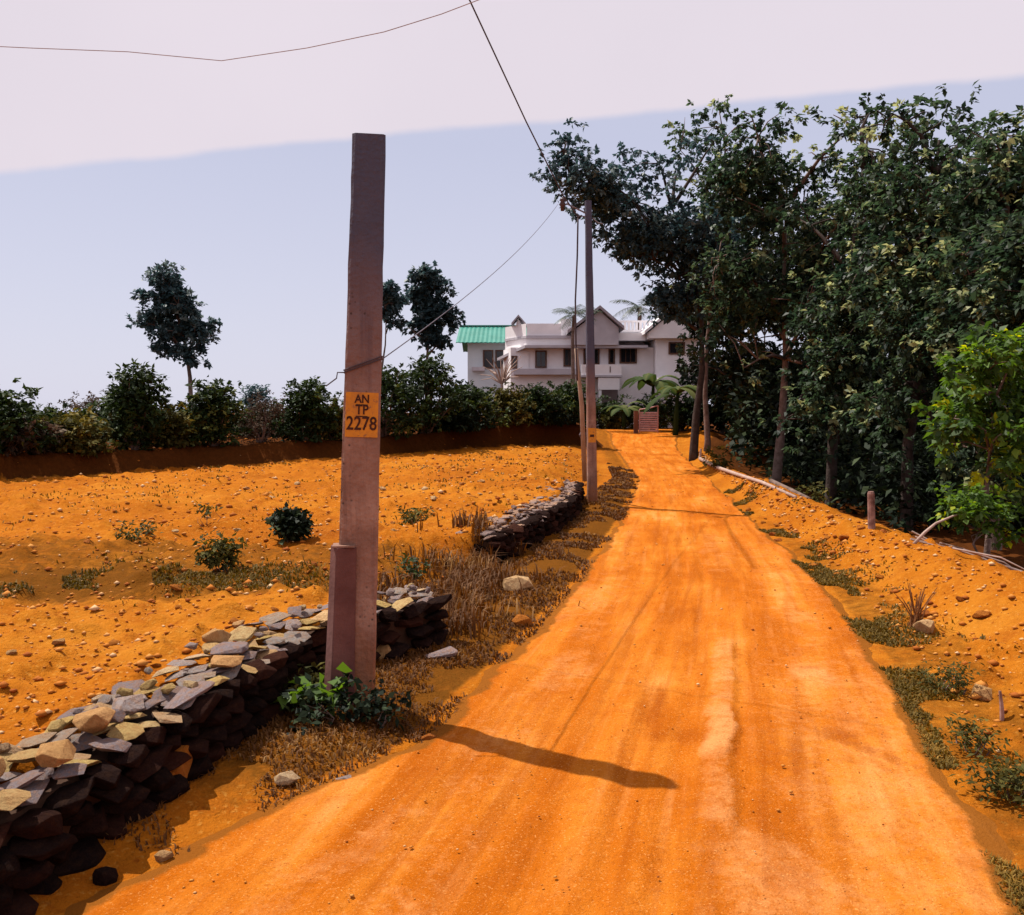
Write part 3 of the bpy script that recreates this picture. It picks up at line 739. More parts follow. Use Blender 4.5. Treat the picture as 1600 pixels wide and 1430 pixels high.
# cross arm, insulators and brackets on the second pole
def P2(px, py, dd=0): return at(px, py, D2 + dd)
mb = MB(); mb.tube([P2(921, 336), P2(885, 318, -.12)], .014, 5); mb.build('bracket', M_STEEL, pole2)
mb = MB(); mb.tube([P2(921, 340), P2(905, 337, -.05), P2(903, 342, -.05)], .010, 5); mb.build('hook', M_STEEL, pole2)
mb = MB(); mb.tube([P2(926, 341), P2(934, 348), P2(942, 350)], .010, 5); mb.build('hook', M_STEEL, pole2)
mb = MB()
c0 = P2(879, 318, -.12)
mb.tube([c0 + Vector((0, 0, .09)), c0 + Vector((0, 0, .05)), c0 + Vector((0, 0, .03)), c0 + Vector((0, 0, -.02)), c0 + Vector((0, 0, -.05)), c0 + Vector((0, 0, -.12))], [.03, .055, .03, .06, .035, .03], 9)
mb.build('insulator', mat_plain('brown_porcelain', (0.05, 0.03, 0.035), (0.09, 0.06, 0.06), 5, rough=.3), pole2, smooth=True)

def wire(name, pts, rad, mat, label, cat, sag=0.0, n=14, group=None):
    P = []
    for a, b in zip(pts[:-1], pts[1:]):
        for k in range(n):
            f = k / n; q = a.lerp(b, f); q.z -= sag * 4 * f * (1 - f); P.append(q)
    P.append(pts[-1])
    mb = MB(); mb.tube(P, rad, 6)
    return tag(mb.build(name, mat, None, smooth=True), label, cat, group)
wire('service_cable', [P2(905, 341, -.05), at(880, 306, 14.4), at(822, 190, 13.2), at(715, -40, 11.0)], .0105, M_CABLE, 'thick dark service cable rising left from the farther pole', 'cable', n=8)
wire('stay_wire', [P2(872, 319, -.12), Mq @ Vector((wq/2 + .006, 0.05, -.02))], .0034, M_WIRE, 'thin wire slanting from the farther pole down to the numbered pole', 'wire', sag=.12, n=20)
wire('overhead_wire', [at(-60, 70, 7.0), at(45, 75, 7.0), at(200, 81, 7.0), at(346, 95, 7.0), at(480, 75, 6.6), at(600, 50, 6.2), at(690, 22, 6.0), at(800, -20, 5.7)], .0032, M_PALEWIRE, 'thin sagging overhead wire crossing the white sky at upper left', 'wire', n=4)
# drop cable beside the second pole and the bamboo that props it
wire('drop_cable', [P2(903, 342, -.05), at(902, 400, 14.75), at(899, 470, 14.75), at(900, 545, 14.8), at(902, 595, 14.9)], .014, M_CABLE, 'dark cable hanging straight down beside the farther pole', 'cable', n=4)
bb = at(914, 716, 15.6); bt = at(900, 545, 15.0)
bz = empty('bamboo_prop', Vector((bb.x, bb.y, bb.z - .3)), 'thin leaning bamboo prop just left of the farther pole', 'bamboo pole')
M_BAM = mat_plain('dry_bamboo', (0.30, 0.20, 0.14), (0.40, 0.29, 0.22), 5, bump=.2)
mb = MB(); mb.tube([Vector((bb.x, bb.y, bb.z - .4)), bb.lerp(bt, .5) + Vector((.02, 0, 0)), bt], [.045, .04, .03], 8); mb.build('culm', M_BAM, bz, smooth=True)
kn = bb.lerp(bt, .22)
mb = MB(); mb.tube([kn + Vector((0,0,-.05)), kn, kn + Vector((0,0,.05))], [.05,.075,.05], 7); mb.build('binding', M_CABLE, bz)

# ------------------------------------------------------------------ foliage tools
def leaf_mesh(name, C, L, Wd, D=None, droop=0.35, tint=None, seed=0, spread=1.0):
    """C: (N,3) leaf base points; every leaf is a folded rhombus"""
    g = np.random.default_rng(seed); n = len(C)
    d = g.normal(size=(n, 3)); d[:, 2] = d[:, 2] * 0.6 - droop
    if D is not None: d = d * spread + D
    d /= np.linalg.norm(d, axis=1, keepdims=True)
    up = g.normal(size=(n, 3)) * 0.45 + np.array([0, 0, 1.0])
    s = np.cross(d, up); s /= np.linalg.norm(s, axis=1, keepdims=True) + 1e-9
    nn = np.cross(s, d)
    Lc = np.broadcast_to(L, (n,))[:, None] * g.uniform(.45, 1.5, (n, 1)); W = np.broadcast_to(Wd, (n,))[:, None] * g.uniform(.7, 1.25, (n, 1))
    V = np.stack([C, C + d * Lc * .45 + s * W + nn * W * .25, C + d * Lc - nn * Lc * .12, C + d * Lc * .45 - s * W + nn * W * .25], 1).reshape(-1, 3)
    Fc = np.arange(4 * n).reshape(-1, 4)
    if tint is None: tint = g.random(n)
    return np_mesh(name, V, Fc, False, {'tint': np.repeat(np.clip(tint, 0, 1), 4)})

M_BARK = mat_plain('grey_bark', (0.10, 0.065, 0.05), (0.20, 0.14, 0.12), 7, bump=.7, dist=.03, fine=22)
M_DBARK = mat_plain('dark_bark', (0.030, 0.020, 0.016), (0.06, 0.042, 0.036), 7, bump=.7, dist=.03, fine=22)  # darker tone of the grey bark
M_TWIG = mat_plain('pale_twig', (0.30, 0.20, 0.16), (0.42, 0.30, 0.25), 7, bump=.4)
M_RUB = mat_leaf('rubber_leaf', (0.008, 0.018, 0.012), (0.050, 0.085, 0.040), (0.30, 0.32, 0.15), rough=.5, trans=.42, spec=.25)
M_RUB2 = mat_leaf('shaded_leaf', (0.003, 0.007, 0.004), (0.014, 0.024, 0.010), (0.05, 0.07, 0.03), rough=.6, trans=.10, spec=.1)  # near-black leaf copy with the shade under the grove painted in
M_HAZE_LEAF = mat_leaf('haze_tinted_leaf', (0.022, 0.046, 0.056), (0.056, 0.098, 0.105), (0.13, 0.17, 0.16), rough=.5, trans=.25, spec=.25)  # paler, bluer leaf colour carries painted haze and sky flare
M_YOUNG = mat_leaf('young_leaf', (0.020, 0.050, 0.010), (0.11, 0.20, 0.025), (0.48, 0.50, 0.02), rough=.5, trans=.42, spec=.3)
M_BUSH = mat_leaf('bush_leaf', (0.008, 0.018, 0.006), (0.032, 0.055, 0.012), (0.11, 0.12, 0.025), rough=.6, trans=.18, spec=.15)
M_DRY = mat_leaf('dry_leaf', (0.035, 0.022, 0.014), (0.09, 0.060, 0.042), (0.17, 0.13, 0.09), rough=.8, trans=.2, spec=.1)
M_OLIVE = mat_leaf('olive_leaf', (0.030, 0.032, 0.008), (0.085, 0.075, 0.016), (0.18, 0.14, 0.03), rough=.7, trans=.2, spec=.1)

G_R = 'rubber trees beside the road on the right'
def whorls(g, cl, per, sig, k=10):
    nc = len(cl); m = max(1, per // k); n = nc * m
    w = np.repeat(np.arange(nc), m); wc = cl[w] + np.clip(g.normal(size=(n, 3)), -1.7, 1.7) * np.array([sig, sig, sig * .6]) * 1.25
    out = (wc - cl[w]); out /= np.linalg.norm(out, axis=1, keepdims=True) + 1e-6
    q = np.repeat(np.arange(n), k); C = wc[q] + g.normal(size=(n * k, 3)) * .03
    D = out[q] * .5
    tw = np.clip(g.random(nc)[w] ** 1.6 * .5 + g.random(n) ** 2 * .4 + .38 * (g.random(nc) < .24)[w], 0, 1)  # last term pales whole clusters as painted sunlit patches
    return C, D, np.clip(tw[q] + g.normal(size=n * k) * .10, 0, 1)
def tree(name, label, base, blobs, trunk_r, mat, seed, nclus=220, per=46, leaf=(.17, .05), fork=0.35, sig=.22, group=None, bark=None, trunk_pts=None, cat='tree', nlimb=11, droop=.5, gapth=.42):
    per = int(per * 1.35); leaf = (leaf[0] * .82, leaf[1] * .9)
    if group == G_R: nclus = int(nclus * 1.15); leaf = (leaf[0] * .86, leaf[1] * .9)
    """blobs: [(centre Vector, (rx, ry, rz), weight)]"""
    g = np.random.default_rng(seed); r = random.Random(seed)
    e = empty(name, base, label, cat, group)
    top = max((b[0] for b in blobs), key=lambda c: c.z)
    # leaf clusters, biased to the shell of every blob, thinned by noise to leave gaps
    wts = np.array([b[2] for b in blobs], float); wts /= wts.sum()
    cl = []; zlo = min(b[0].z - b[1][2] for b in blobs); zhi = max(b[0].z + b[1][2] for b in blobs)
    while len(cl) < nclus:
        b = blobs[g.choice(len(blobs), p=wts)]
        v = g.normal(size=3); v /= np.linalg.norm(v); rad = g.random() ** 0.42
        q = np.array(b[0]) + v * rad * np.array(b[1])
        hole = fbm(np.array([q[0] * .9 + seed]), np.array([q[2] * .9 + q[1] * .5]), seed, 2)[0]
        if hole < gapth + (0.20 * max(0, (q[2] - zlo) / (zhi - zlo) - .35) if group == G_R else 0): continue
        cl.append(q)
    cl = np.array(cl)
    # trunk
    if trunk_pts is None:
        cmean = cl.mean(0); up = Vector((base.x * .5 + cmean[0] * .5, base.y * .5 + cmean[1] * .5, base.z + (top.z - base.z) * .62))
        trunk_pts = [base + Vector((0, 0, -.3)), base, base.lerp(up, .35) + Vector((r.uniform(-.12, .12), r.uniform(-.1, .1), 0)), base.lerp(up, .7) + Vector((r.uniform(-.15, .15), r.uniform(-.1, .1), 0)), up, Vector((cmean[0], cmean[1], top.z - .3))]
    mb = MB(); k = len(trunk_pts)
    rads = [trunk_r * (1.15 if i == 0 else 1 - .85 * i / (k - 1)) for i in range(k)]
    mb.tube(trunk_pts, rads, 9)
    nodes = []
    for a, b in zip(trunk_pts[:-1], trunk_pts[1:]):
        for f in (0, .25, .5, .75): nodes.append((a.lerp(b, f)))
    minz = base.z + (top.z - base.z) * fork
    tn = [p for p in nodes if p.z > minz] or nodes[-3:]
    # limbs reach spread-out clusters
    limbs = []; chosen = [int(g.integers(len(cl)))]
    for _ in range(nlimb - 1):
        dd = np.min(np.linalg.norm(cl[:, None] - cl[chosen][None], axis=2), axis=1); chosen.append(int(np.argmax(dd * g.uniform(.7, 1, len(cl)))))
    for ci in chosen:
        t_ = Vector(cl[ci]); st = min(tn, key=lambda p: abs((t_.z - p.z) - 0.75 * math.hypot(t_.x - p.x, t_.y - p.y)) + .15 * (t_ - p).length)
        mid = st.lerp(t_, .5) + Vector((r.uniform(-.2, .2), r.uniform(-.2, .2), .1 * (t_ - st).length))
        pts = [st.lerp(mid, 0), st.lerp(mid, .5), mid, mid.lerp(t_, .5) + Vector((0, 0, .05)), t_]
        mb.tube(pts, [trunk_r * .42, trunk_r * .34, trunk_r * .26, trunk_r * .18, trunk_r * .08], 5)
        limbs += [pts[1], pts[2], pts[3], pts[4]]
    LA = np.array([tuple(p) for p in limbs])
    for q in cl[::2]:
        j = int(np.argmin(np.linalg.norm(LA - q, axis=1))); s_ = limbs[j]; t_ = Vector(q)
        if (t_ - s_).length < .1: continue
        m_ = s_.lerp(t_, .5) + Vector((r.uniform(-.1, .1), r.uniform(-.1, .1), .06))
        mb.tube([s_, m_, t_], [trunk_r * .12, trunk_r * .09, trunk_r * .05], 4)
    mb.build('trunk', bark or M_BARK, e, smooth=True)
    # leaves
    C, D, tint = whorls(g, cl, per, sig)
    link('crown', leaf_mesh('crown', C, leaf[0], leaf[1], D, droop=droop, tint=tint, seed=seed + 1, spread=.55), mat, e)
    return e
def B(px, py, d, rx, rz, ry=None, w=None):
    """crown blob around a point; radii in metres"""
    c = at(px, py, d); ry = ry or (rx + rz) / 2
    return (c, (rx, ry, rz), w if w else rx * ry * rz)
def gp(px, d):
    x = (px - 800) / F_PX * d
    return Vector((x, d, hz(x, d)))

def k_(d): return d / F_PX
# the grove on the right: crowns given as blobs at their real distance
tree('rubber_tree', 'tall rubber tree at the road bend whose crown leans left over the farther pole', gp(1085, 25.5),
     [B(900,262,24,.75,.9,None,2.4), B(950,310,24.5,.8,.8,None,2), B(985,290,25,1.3,1.2,None,3), B(1040,235,25.5,1.5,.8,None,2.2), B(1000,370,25,1.0,.7,None,2), B(1080,390,25.5,1.6,1.3,None,5), B(1050,470,25.5,.8,.5,None,1.5)], .15, M_HAZE_LEAF, 301, 400, 44, (.19,.06), bark=M_DBARK, group=G_R,
     trunk_pts=[gp(1085,25.5)+Vector((0,0,-.3)), at(1084,705,25.5), at(1088,650,25.5), at(1097,580,25.5), at(1096,500,25.5), at(1080,400,25.5), at(1040,300,25.4)])
tree('rubber_tree', 'slim rubber tree with the second pale trunk behind the leaning one at the bend', gp(1104, 28),
     [B(1120,220,28,1.8,1.1,None,1.6), B(1150,330,28,1.9,1.8), B(1115,450,28,1.4,1.4)], .12, M_RUB, 302, 200, 42, (.2,.06), group=G_R,
     trunk_pts=[gp(1104,28)+Vector((0,0,-.3)), at(1106,690,28), at(1102,620,28), at(1104,540,28), at(1115,440,28), at(1130,300,28)])
tree('rubber_tree', 'rubber tree with a bare slanting trunk standing clear at the middle of the grove', gp(1212, 23),
     [B(1230,225,22,1.7,1.1,None,1.0), B(1180,300,22.5,1.2,1.1), B(1290,330,22,1.6,1.3), B(1210,450,22.5,1.9,1.2), B(1160,540,22.5,1.2,.9), B(1270,540,22,1.3,.9)], .16, M_RUB, 303, 280, 46, (.19,.06), group=G_R,
     trunk_pts=[gp(1212,23)+Vector((0,0,-.3)), at(1213,755,23), at(1222,660,23), at(1228,560,23), at(1225,440,23), at(1230,280,22.6)])
tree('rubber_tree', 'rubber tree with drooping leafy branch right of the slanting trunk', gp(1300, 19),
     [B(1350,195,19,1.3,.7,None,.6), B(1330,310,19,1.4,1.2,None,1.6), B(1400,400,18.5,1.4,1.2), B(1320,480,18.5,1.4,1.0), B(1320,590,18,.8,.9), B(1290,660,18.5,.9,.5)], .15, M_RUB, 304, 260, 48, (.18,.055), bark=M_DBARK, group=G_R)
tree('rubber_tree', 'big dark rubber tree spreading in front of the grove near the marker post', gp(1420, 15.5),
     [B(1450,200,15.5,1.0,.6,None,.35), B(1440,310,15.5,1.2,.9,None,.8), B(1480,420,15,1.3,1.0), B(1400,500,15,1.1,.8), B(1480,570,15,1.2,.9), B(1420,640,15.5,.9,.6), B(1470,700,15,.7,.4)], .14, M_RUB, 305, 260, 50, (.165,.05), bark=M_DBARK, group=G_R)
tree('rubber_tree', 'rubber tree with thin feathery top at the right edge of the photo', gp(1560, 13.5),
     [B(1525,210,13.5,.7,.4,None,.16), B(1570,300,13.5,.9,.8,None,.35), B(1590,420,13,1.0,.8), B(1560,520,13,1.0,.7), B(1560,720,12.5,.7,.5), B(1650,330,13.5,1.0,1.0,None,.5)], .12, M_RUB, 306, 230, 48, (.15,.045), group=G_R)
tree('rubber_tree', 'rubber tree half out of the frame low on the right', gp(1690, 11),
     [B(1650,480,11,.9,.9), B(1700,330,11,1.1,1.0), B(1640,620,10.5,.6,.6)], .12, M_RUB, 307, 180, 48, (.15,.045), bark=M_DBARK, group=G_R)
for i, (px, d, ys, lb) in enumerate(((1160, 33, (330, 430, 560), 'deeply shaded rubber tree behind the slanting trunk'), (1265, 31, (260, 400, 560), 'rubber tree filling the gap behind the drooping branch'), (1370, 27, (300, 450, 580), 'dark rubber tree in the second row behind the marker post'),
                                     (1490, 24, (270, 420, 570), 'dark rubber tree behind the big spreading one'), (1610, 21, (330, 470, 600), 'dark rubber tree in the second row at the right edge'))):
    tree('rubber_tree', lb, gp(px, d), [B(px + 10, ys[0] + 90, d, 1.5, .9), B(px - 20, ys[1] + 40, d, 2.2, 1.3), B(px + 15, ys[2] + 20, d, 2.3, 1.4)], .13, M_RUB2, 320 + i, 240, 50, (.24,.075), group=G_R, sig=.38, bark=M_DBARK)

# young bright trees and shrubs at the right edge
yt = gp(1545, 9.6)
tree('young_tree', 'young bright green tree with yellow leaves at the right edge', yt,
     [B(1500,600,9.6,.42,.34), B(1560,560,9.6,.45,.36), B(1490,660,9.5,.36,.25), B(1570,650,9.5,.4,.35), B(1480,580,9.6,.2,.15), B(1590,740,9.4,.25,.3)], .045, M_YOUNG, 340, 90, 34, (.12,.036), fork=.5, sig=.13)
tree('leafy_shrub', 'low green shrub growing behind the berm below the young tree', gp(1535, 9.0),
     [B(1530,800,9.0,.28,.13), B(1500,790,9.0,.16,.1), B(1570,840,8.9,.15,.1)], .02, M_YOUNG, 341, 34, 30, (.085,.028), fork=.3, sig=.09, cat='shrub')

# undergrowth behind the trunks: one dark mass
def undergrowth():
    n = 52000; g = np.random.default_rng(77)
    y = g.uniform(27, 48, n); x = CREST(y) + 1.2 + g.random(n) ** .9 * (y * .72 - 3)
    top = 1.2 + 2.6 * fbm(x * .5, y * .5, 91) + .6 * fbm(x * 2, y * 2, 93)
    z = H(x, y) + g.random(n) ** .8 * top
    C = np.stack([x, y, z], 1)
    me = leaf_mesh('undergrowth', C, .3, .09, seed=78, droop=.3)
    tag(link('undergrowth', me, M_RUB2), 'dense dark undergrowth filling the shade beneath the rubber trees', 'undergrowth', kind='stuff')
undergrowth()

# ------------------------------------------------------------------ bushes
def bush(name, label, base, blobs, mat, seed, nclus=70, per=60, leaf=(.13, .04), sig=.22, group=None, stems=5, cat='bush', bark=None, stem_r=.03):
    g = np.random.default_rng(seed); r = random.Random(seed)
    e = empty(name, base, label, cat, group)
    wts = np.array([b[2] for b in blobs], float); wts /= wts.sum()
    bi = g.choice(len(blobs), size=nclus, p=wts)
    v = g.normal(size=(nclus, 3)); v /= np.linalg.norm(v, axis=1, keepdims=True)
    cc = np.array([tuple(b[0]) for b in blobs])[bi]; rr = np.array([b[1] for b in blobs])[bi]
    cl = cc + v * rr * (g.random((nclus, 1)) ** .4)
    cl[:, 2] = np.maximum(cl[:, 2], base.z + .08)
    mb = MB()
    for q in cl[g.permutation(nclus)[:max(stems, nclus // 3)]]:
        t_ = Vector(q); s_ = base + Vector((r.uniform(-.1, .1) * rr[0][0], r.uniform(-.1, .1), -.1))
        m_ = s_.lerp(t_, .55) + Vector((r.uniform(-.1, .1), r.uniform(-.1, .1), .12 * (t_ - s_).length))
        mb.tube([s_, m_, t_], [stem_r, stem_r * .6, stem_r * .2], 4)
    mb.build('stems', bark or M_BARK, e)
    C, D, tint = whorls(g, cl, per, sig, 8)
    C[:, 2] = np.maximum(C[:, 2], base.z + .02)
    link('foliage', leaf_mesh('foliage', C, leaf[0], leaf[1], D, droop=.15, tint=tint, seed=seed + 1, spread=.7), mat, e)
    return e
G_L = 'bushes along the far edge of the field'
def d_ref(px): return float(np.interp(px, [-20, 95, 215, 330, 483, 600, 730, 885], [17.5, 18.6, 20.4, 21.6, 23.8, 27, 29.8, 31.8]))
def edge_bush(px, d, ytop, wpx, mat, label, seed, n=80, leaf=(.15, .045), name='bush', extra=(), sig=.24):
    ds = np.linspace(10, 45, 700); xs_ = (px - 800) / F_PX * ds
    d0 = float(ds[np.argmax(ds - EDGE(xs_) > 0)]); d = d0 + 0.75 + max(0, d - d_ref(px)) 
    ytop += 14
    b = gp(px, d); zt = at(px, ytop, d).z; h = max(zt - b.z, .5); w = wpx * d / F_PX / 2
    bl = [(b + Vector((0, 0, h * .38)), (w, w * .8 + .2, h * .38), 1.0), (b + Vector((w * .15, 0, h * .72)), (w * .6, w * .6 + .1, h * .26), .5)]
    for (dx, zz, rx, rz) in extra: bl.append((b + Vector((dx, 0, h * zz)), (rx, rx, rz), .3))
    return bush(name, label, b, bl, mat, seed, n, 62, (leaf[0] * .8, leaf[1] * .85), sig * .62, G_L)
edge_bush(-10, 17.5, 592, 130, M_BUSH, 'dark bush at the extreme left edge of the photo', 401)
edge_bush(100, 18.6, 640, 120, M_OLIVE, 'low olive bush between the left edge and the dark green bush', 402)
edge_bush(208, 20.2, 560, 84, M_BUSH, 'tall dark green bush left of the lone tall tree', 403, 95)
edge_bush(262, 21.0, 628, 60, M_OLIVE, 'olive bush just right of the tall dark green bush', 404, 60)
edge_bush(332, 21.2, 580, 74, M_BUSH, 'dark bush at the foot of the lone tall tree', 405)
edge_bush(408, 22.6, 606, 70, M_DRY, 'dry pinkish twiggy bush right of the lone tall tree', 406, 46, (.09, .022))
edge_bush(478, 23.6, 580, 74, M_BUSH, 'rounded dark bush just left of the numbered pole', 407, 90)
edge_bush(522, 25.0, 620, 44, M_OLIVE, 'yellowish bush showing beside the number band', 408, 50)
edge_bush(150, 26.0, 596, 190, M_DRY, 'hazy thin bush line behind the olive bush at left', 409, 50, (.12, .03))
edge_bush(395, 27.0, 590, 60, M_HAZE_LEAF, 'thin feathery bush rising behind the dry twiggy one', 410, 30, (.14, .04))
edge_bush(160, 24, 622, 120, M_BUSH, 'dark low bush behind the gap left of the tall green bush', 412, 60)
edge_bush(272, 24.5, 618, 110, M_BUSH, 'dark low bush behind the lone tall tree foot', 413, 60)
edge_bush(420, 26, 625, 110, M_BUSH, 'dark low bush behind the dry twiggy bush', 414, 60)
edge_bush(60, 20.5, 628, 110, M_BUSH, 'dark low bush in the second row near the left edge', 415, 60)
edge_bush(20, 16.6, 650, 120, M_DRY, 'brown dry bush low at the left edge', 411, 60)
edge_bush(600, 26.5, 560, 150, M_BUSH, 'big dark bush right behind the numbered pole', 420, 110)
edge_bush(665, 28.5, 540, 120, M_BUSH, 'dense dark bush under the small teal tree', 421, 110)
edge_bush(730, 29.5, 585, 110, M_BUSH, 'green bush below the green roof', 422, 95)
edge_bush(790, 30.5, 592, 80, M_OLIVE, 'brownish bush around the pale thin trunk', 423, 60)
edge_bush(835, 31, 590, 90, M_BUSH, 'bright green hedge bush below the white parapet', 424, 95)
edge_bush(885, 31.5, 585, 80, M_BUSH, 'dark hedge bush just left of the farther pole', 425, 95)
edge_bush(705, 27.6, 655, 110, M_RUB2, 'low black shaded bush at the foot of the hedge', 426, 80)
edge_bush(850, 30.2, 655, 110, M_RUB2, 'low shaded bush beneath the hedge by the farther pole', 427, 80)

# bare pale sapling in the hedge
sp_b = gp(785, 29.6); sp_t = at(784, 600, 29.6)
se = empty('bare_sapling', sp_b, 'thin pale leafless sapling in front of the hedge', 'sapling')
mb = MB(); mb.tube([sp_b, sp_b.lerp(sp_t, .6) + Vector((.03, 0, 0)), sp_t], [.07, .055, .04], 6); mb.build('trunk', M_TWIG, se)
mb = MB(); rq = random.Random(3)
for _ in range(26):
    q = sp_t + Vector((rq.uniform(-.75, .75), rq.uniform(-.5, .5), rq.uniform(.1, .95)))
    m_ = sp_t.lerp(q, .5) + Vector((0, 0, .12)); mb.tube([sp_t, m_, q], [.025, .017, .008], 4)
mb.build('twigs', M_TWIG, se)

# ------------------------------------------------------------------ lone trees
lt = gp(298, 24)
tree('tall_tree', 'lone tall tree with layered crown haze-tinted blue green on the left skyline', lt,
     [B(262,434,24,0.41,0.26,.6,0.8), B(256,462,24,0.51,0.25,.6,1.1), B(282,466,24,0.38,0.21,.6,0.6), B(272,487,24,0.68,0.25,.6,1.6), B(236,500,24,0.38,0.18,.6,0.6), B(302,508,24,0.50,0.22,.6,1), B(268,516,24,0.56,0.18,.6,0.9), B(316,524,24,0.26,0.13,.6,0.4), B(285,546,24,0.50,0.16,.6,0.7), B(308,562,24,0.29,0.12,.6,0.3), B(255,540,24,0.24,0.09,.6,0.2)], .08, M_HAZE_LEAF, 350, 190, 40, (.14,.055), sig=.10, droop=.2, gapth=.0,
     trunk_pts=[lt + Vector((0,0,-.3)), at(299,640,24), at(297,590,24), at(290,540,24), at(270,470,24), at(262,425,24)], nlimb=16)
tt = gp(668, 33)
tree('tall_tree', 'small tree with irregular crown haze-tinted teal between numbered pole and green roof', tt,
     [B(664,432,33,.4,.3,None,1), B(657,462,33,.5,.35,None,1.2), B(690,448,33,.35,.25,None,.6), B(680,485,33,.6,.4,None,1.5), B(660,510,33,.65,.4,None,1.5), B(700,500,33,.35,.2,None,.5), B(680,530,33,.6,.35,None,1)], .11, M_HAZE_LEAF, 351, 120, 50, (.19,.075), sig=.15, droop=.2, gapth=.36)
tt = gp(600, 30)
tree('tall_tree', 'thin tree half hidden behind the numbered pole', tt,
     [B(602,455,30,.4,.28), B(612,474,30,.3,.2), B(595,490,30,.4,.25), B(610,505,30,.3,.15)], .08, M_HAZE_LEAF, 352, 46, 44, (.18,.07), sig=.13, droop=.3, gapth=.3)

# ------------------------------------------------------------------ house
HD = 46.0
def hx(px): return (px - 800) / F_PX * HD
def hzz(py): return at(800, py, HD).z
M_WHITE = mat_plain('lime_white_wall', (0.72, 0.70, 0.72), (0.80, 0.78, 0.80), 1.2, bump=.1)
M_GREYW = mat_plain('grey_cement_wall', (0.38, 0.36, 0.40), (0.46, 0.44, 0.48), 1.5, bump=.1)
M_BLUEW = mat_plain('pale_blue_wall', (0.50, 0.58, 0.64), (0.58, 0.64, 0.68), 1.2, bump=.1)
def make_green():
    t = NT('green_sheet_roof')
    n = t.noise(1.2, 5)
    c = t.mix(t.map(n, .35, .65), (0.012, 0.17, 0.125), (0.03, 0.22, 0.17))
    c = t.mix(t.map(t.noise(6, 5), .6, .75, 0, .4), c, (0.10, 0.30, 0.24))
    return t.done(c, .45, t.bump(n, .1, .02), .4)
M_GREEN = make_green()
M_GLASS = NT('dark_glass').done((0.012, 0.012, 0.016), .12, None, .5)
M_FRAME = mat_plain('brown_frame', (0.09, 0.045, 0.03), (0.13, 0.07, 0.05), 6)
M_TILE = mat_plain('grey_roof_tile', (0.24, 0.22, 0.25), (0.33, 0.30, 0.33), 3)
M_DARK = mat_plain('opening_shade', (0.16, 0.13, 0.13), (0.2, 0.16, 0.16), 2)  # dark colour painted as the shade in the porch and balcony slots

ZG = 0.45
def bx(parent, name, px0, px1, py0, py1, y0, y1, mat, sub=None):
    mb = MB(); mb.box((hx(px0), y0, hzz(py1)), (hx(px1), y1, hzz(py0))); return mb.build(name, mat, sub or parent)
def window(parent, px0, px1, py0, py1, y, mull=1, name='window'):
    x0, x1, z0, z1 = hx(px0), hx(px1), hzz(py1), hzz(py0); t = .07
    mb = MB()
    mb.box((x0, y - .05, z0), (x0 + t, y + .03, z1)).box((x1 - t, y - .05, z0), (x1, y + .03, z1)).box((x0 + t, y - .05, z1 - t), (x1 - t, y + .03, z1)).box((x0 + t, y - .05, z0), (x1 - t, y + .03, z0 + t))
    w = mb.build(name, M_FRAME, parent)
    n = mull + 1; pw = (x1 - x0 - 2 * t) / n
    for i in range(n):
        a = x0 + t + i * pw
        MB().box((a + .012, y - .02, z0 + t), (a + pw - .012, y + .01, z1 - t)).build('pane', M_GLASS, w)
        if i: MB().box((a - .012, y - .045, z0 + t), (a + .012, y + .02, z1 - t)).build('mullion', M_FRAME, w)
    return w
# green roofed house behind on the left
gy = 50.0
def gx(px): return (px - 800) / F_PX * gy
def gz(py): return at(800, py, gy).z
gb = empty('green_roof_house', (gx(790), gy + 3, ZG), 'pale blue house with bright green sheet roof behind the white one', 'house')
MB().box((gx(731), gy, ZG), (gx(872), gy + 6, gz(533))).build('wall', M_BLUEW, gb)
xa, xb_ = gx(714), gx(876); zA, zB = gz(537), gz(503)
rise = (zB - zA)
rf = MB()
nrib = 46
Vv = []
for i in range(nrib + 1):
    x = xa + (xb_ - xa) * i / nrib; o_ = .03 if i % 2 else 0
    Vv.append((x, o_))
poly = [Vector((x, gy - .7, zA + o_)) for x, o_ in Vv] + [Vector((x, gy - .7, zA - .05)) for x, o_ in reversed(Vv)]
me = bpy.data.meshes.new('roof')
vs = []; fs = []
for x, o_ in Vv:
    vs += [(x, gy - .8, zA + o_), (x, gy + 3.0, zB + o_), (x, gy + 6.8, zA + o_), (x, gy + 6.8, zA + o_ - .04), (x, gy + 3.0, zB + o_ - .04), (x, gy - .8, zA + o_ - .04)]
for i in range(nrib):
    a, b = i * 6, i * 6 + 6
    for k in range(6):
        k2 = (k + 1) % 6; fs.append((a + k, a + k2, b + k2, b + k))
fs += [tuple(range(5, -1, -1)), tuple(nrib * 6 + k for k in range(6))]
me.from_pydata(vs, [], fs); me.update()
roof = link('roof', me, M_GREEN, gb)
MB().box((xa, gy + 2.85, zB + .02), (xb_, gy + 3.15, zB + .09)).build('ridge_cap', M_GREEN, roof)
mb = MB(); mb.prism([Vector((gx(731), gy, gz(533))), Vector((gx(731), gy + 3.0, zB - .1)), Vector((gx(731), gy + 6, gz(533)))], (.15, 0, 0)); mb.build('gable_wall', M_BLUEW, gb)
for a, b in ((755, 771), (774, 789)): 
    x0, x1, z0, z1 = gx(a), gx(b), gz(576), gz(547)
    w = MB().box((x0, gy - .06, z0), (x0 + .07, gy + .02, z1)).box((x1 - .07, gy - .06, z0), (x1, gy + .02, z1)).box((x0 + .07, gy - .06, z1 - .07), (x1 - .07, gy + .02, z1)).box((x0 + .07, gy - .06, z0), (x1 - .07, gy + .02, z0 + .07)).build('window', M_FRAME, gb)
    MB().box((x0 + .07, gy - .02, z0 + .07), (x1 - .07, gy + .01, z1 - .07)).build('pane', M_GLASS, w)
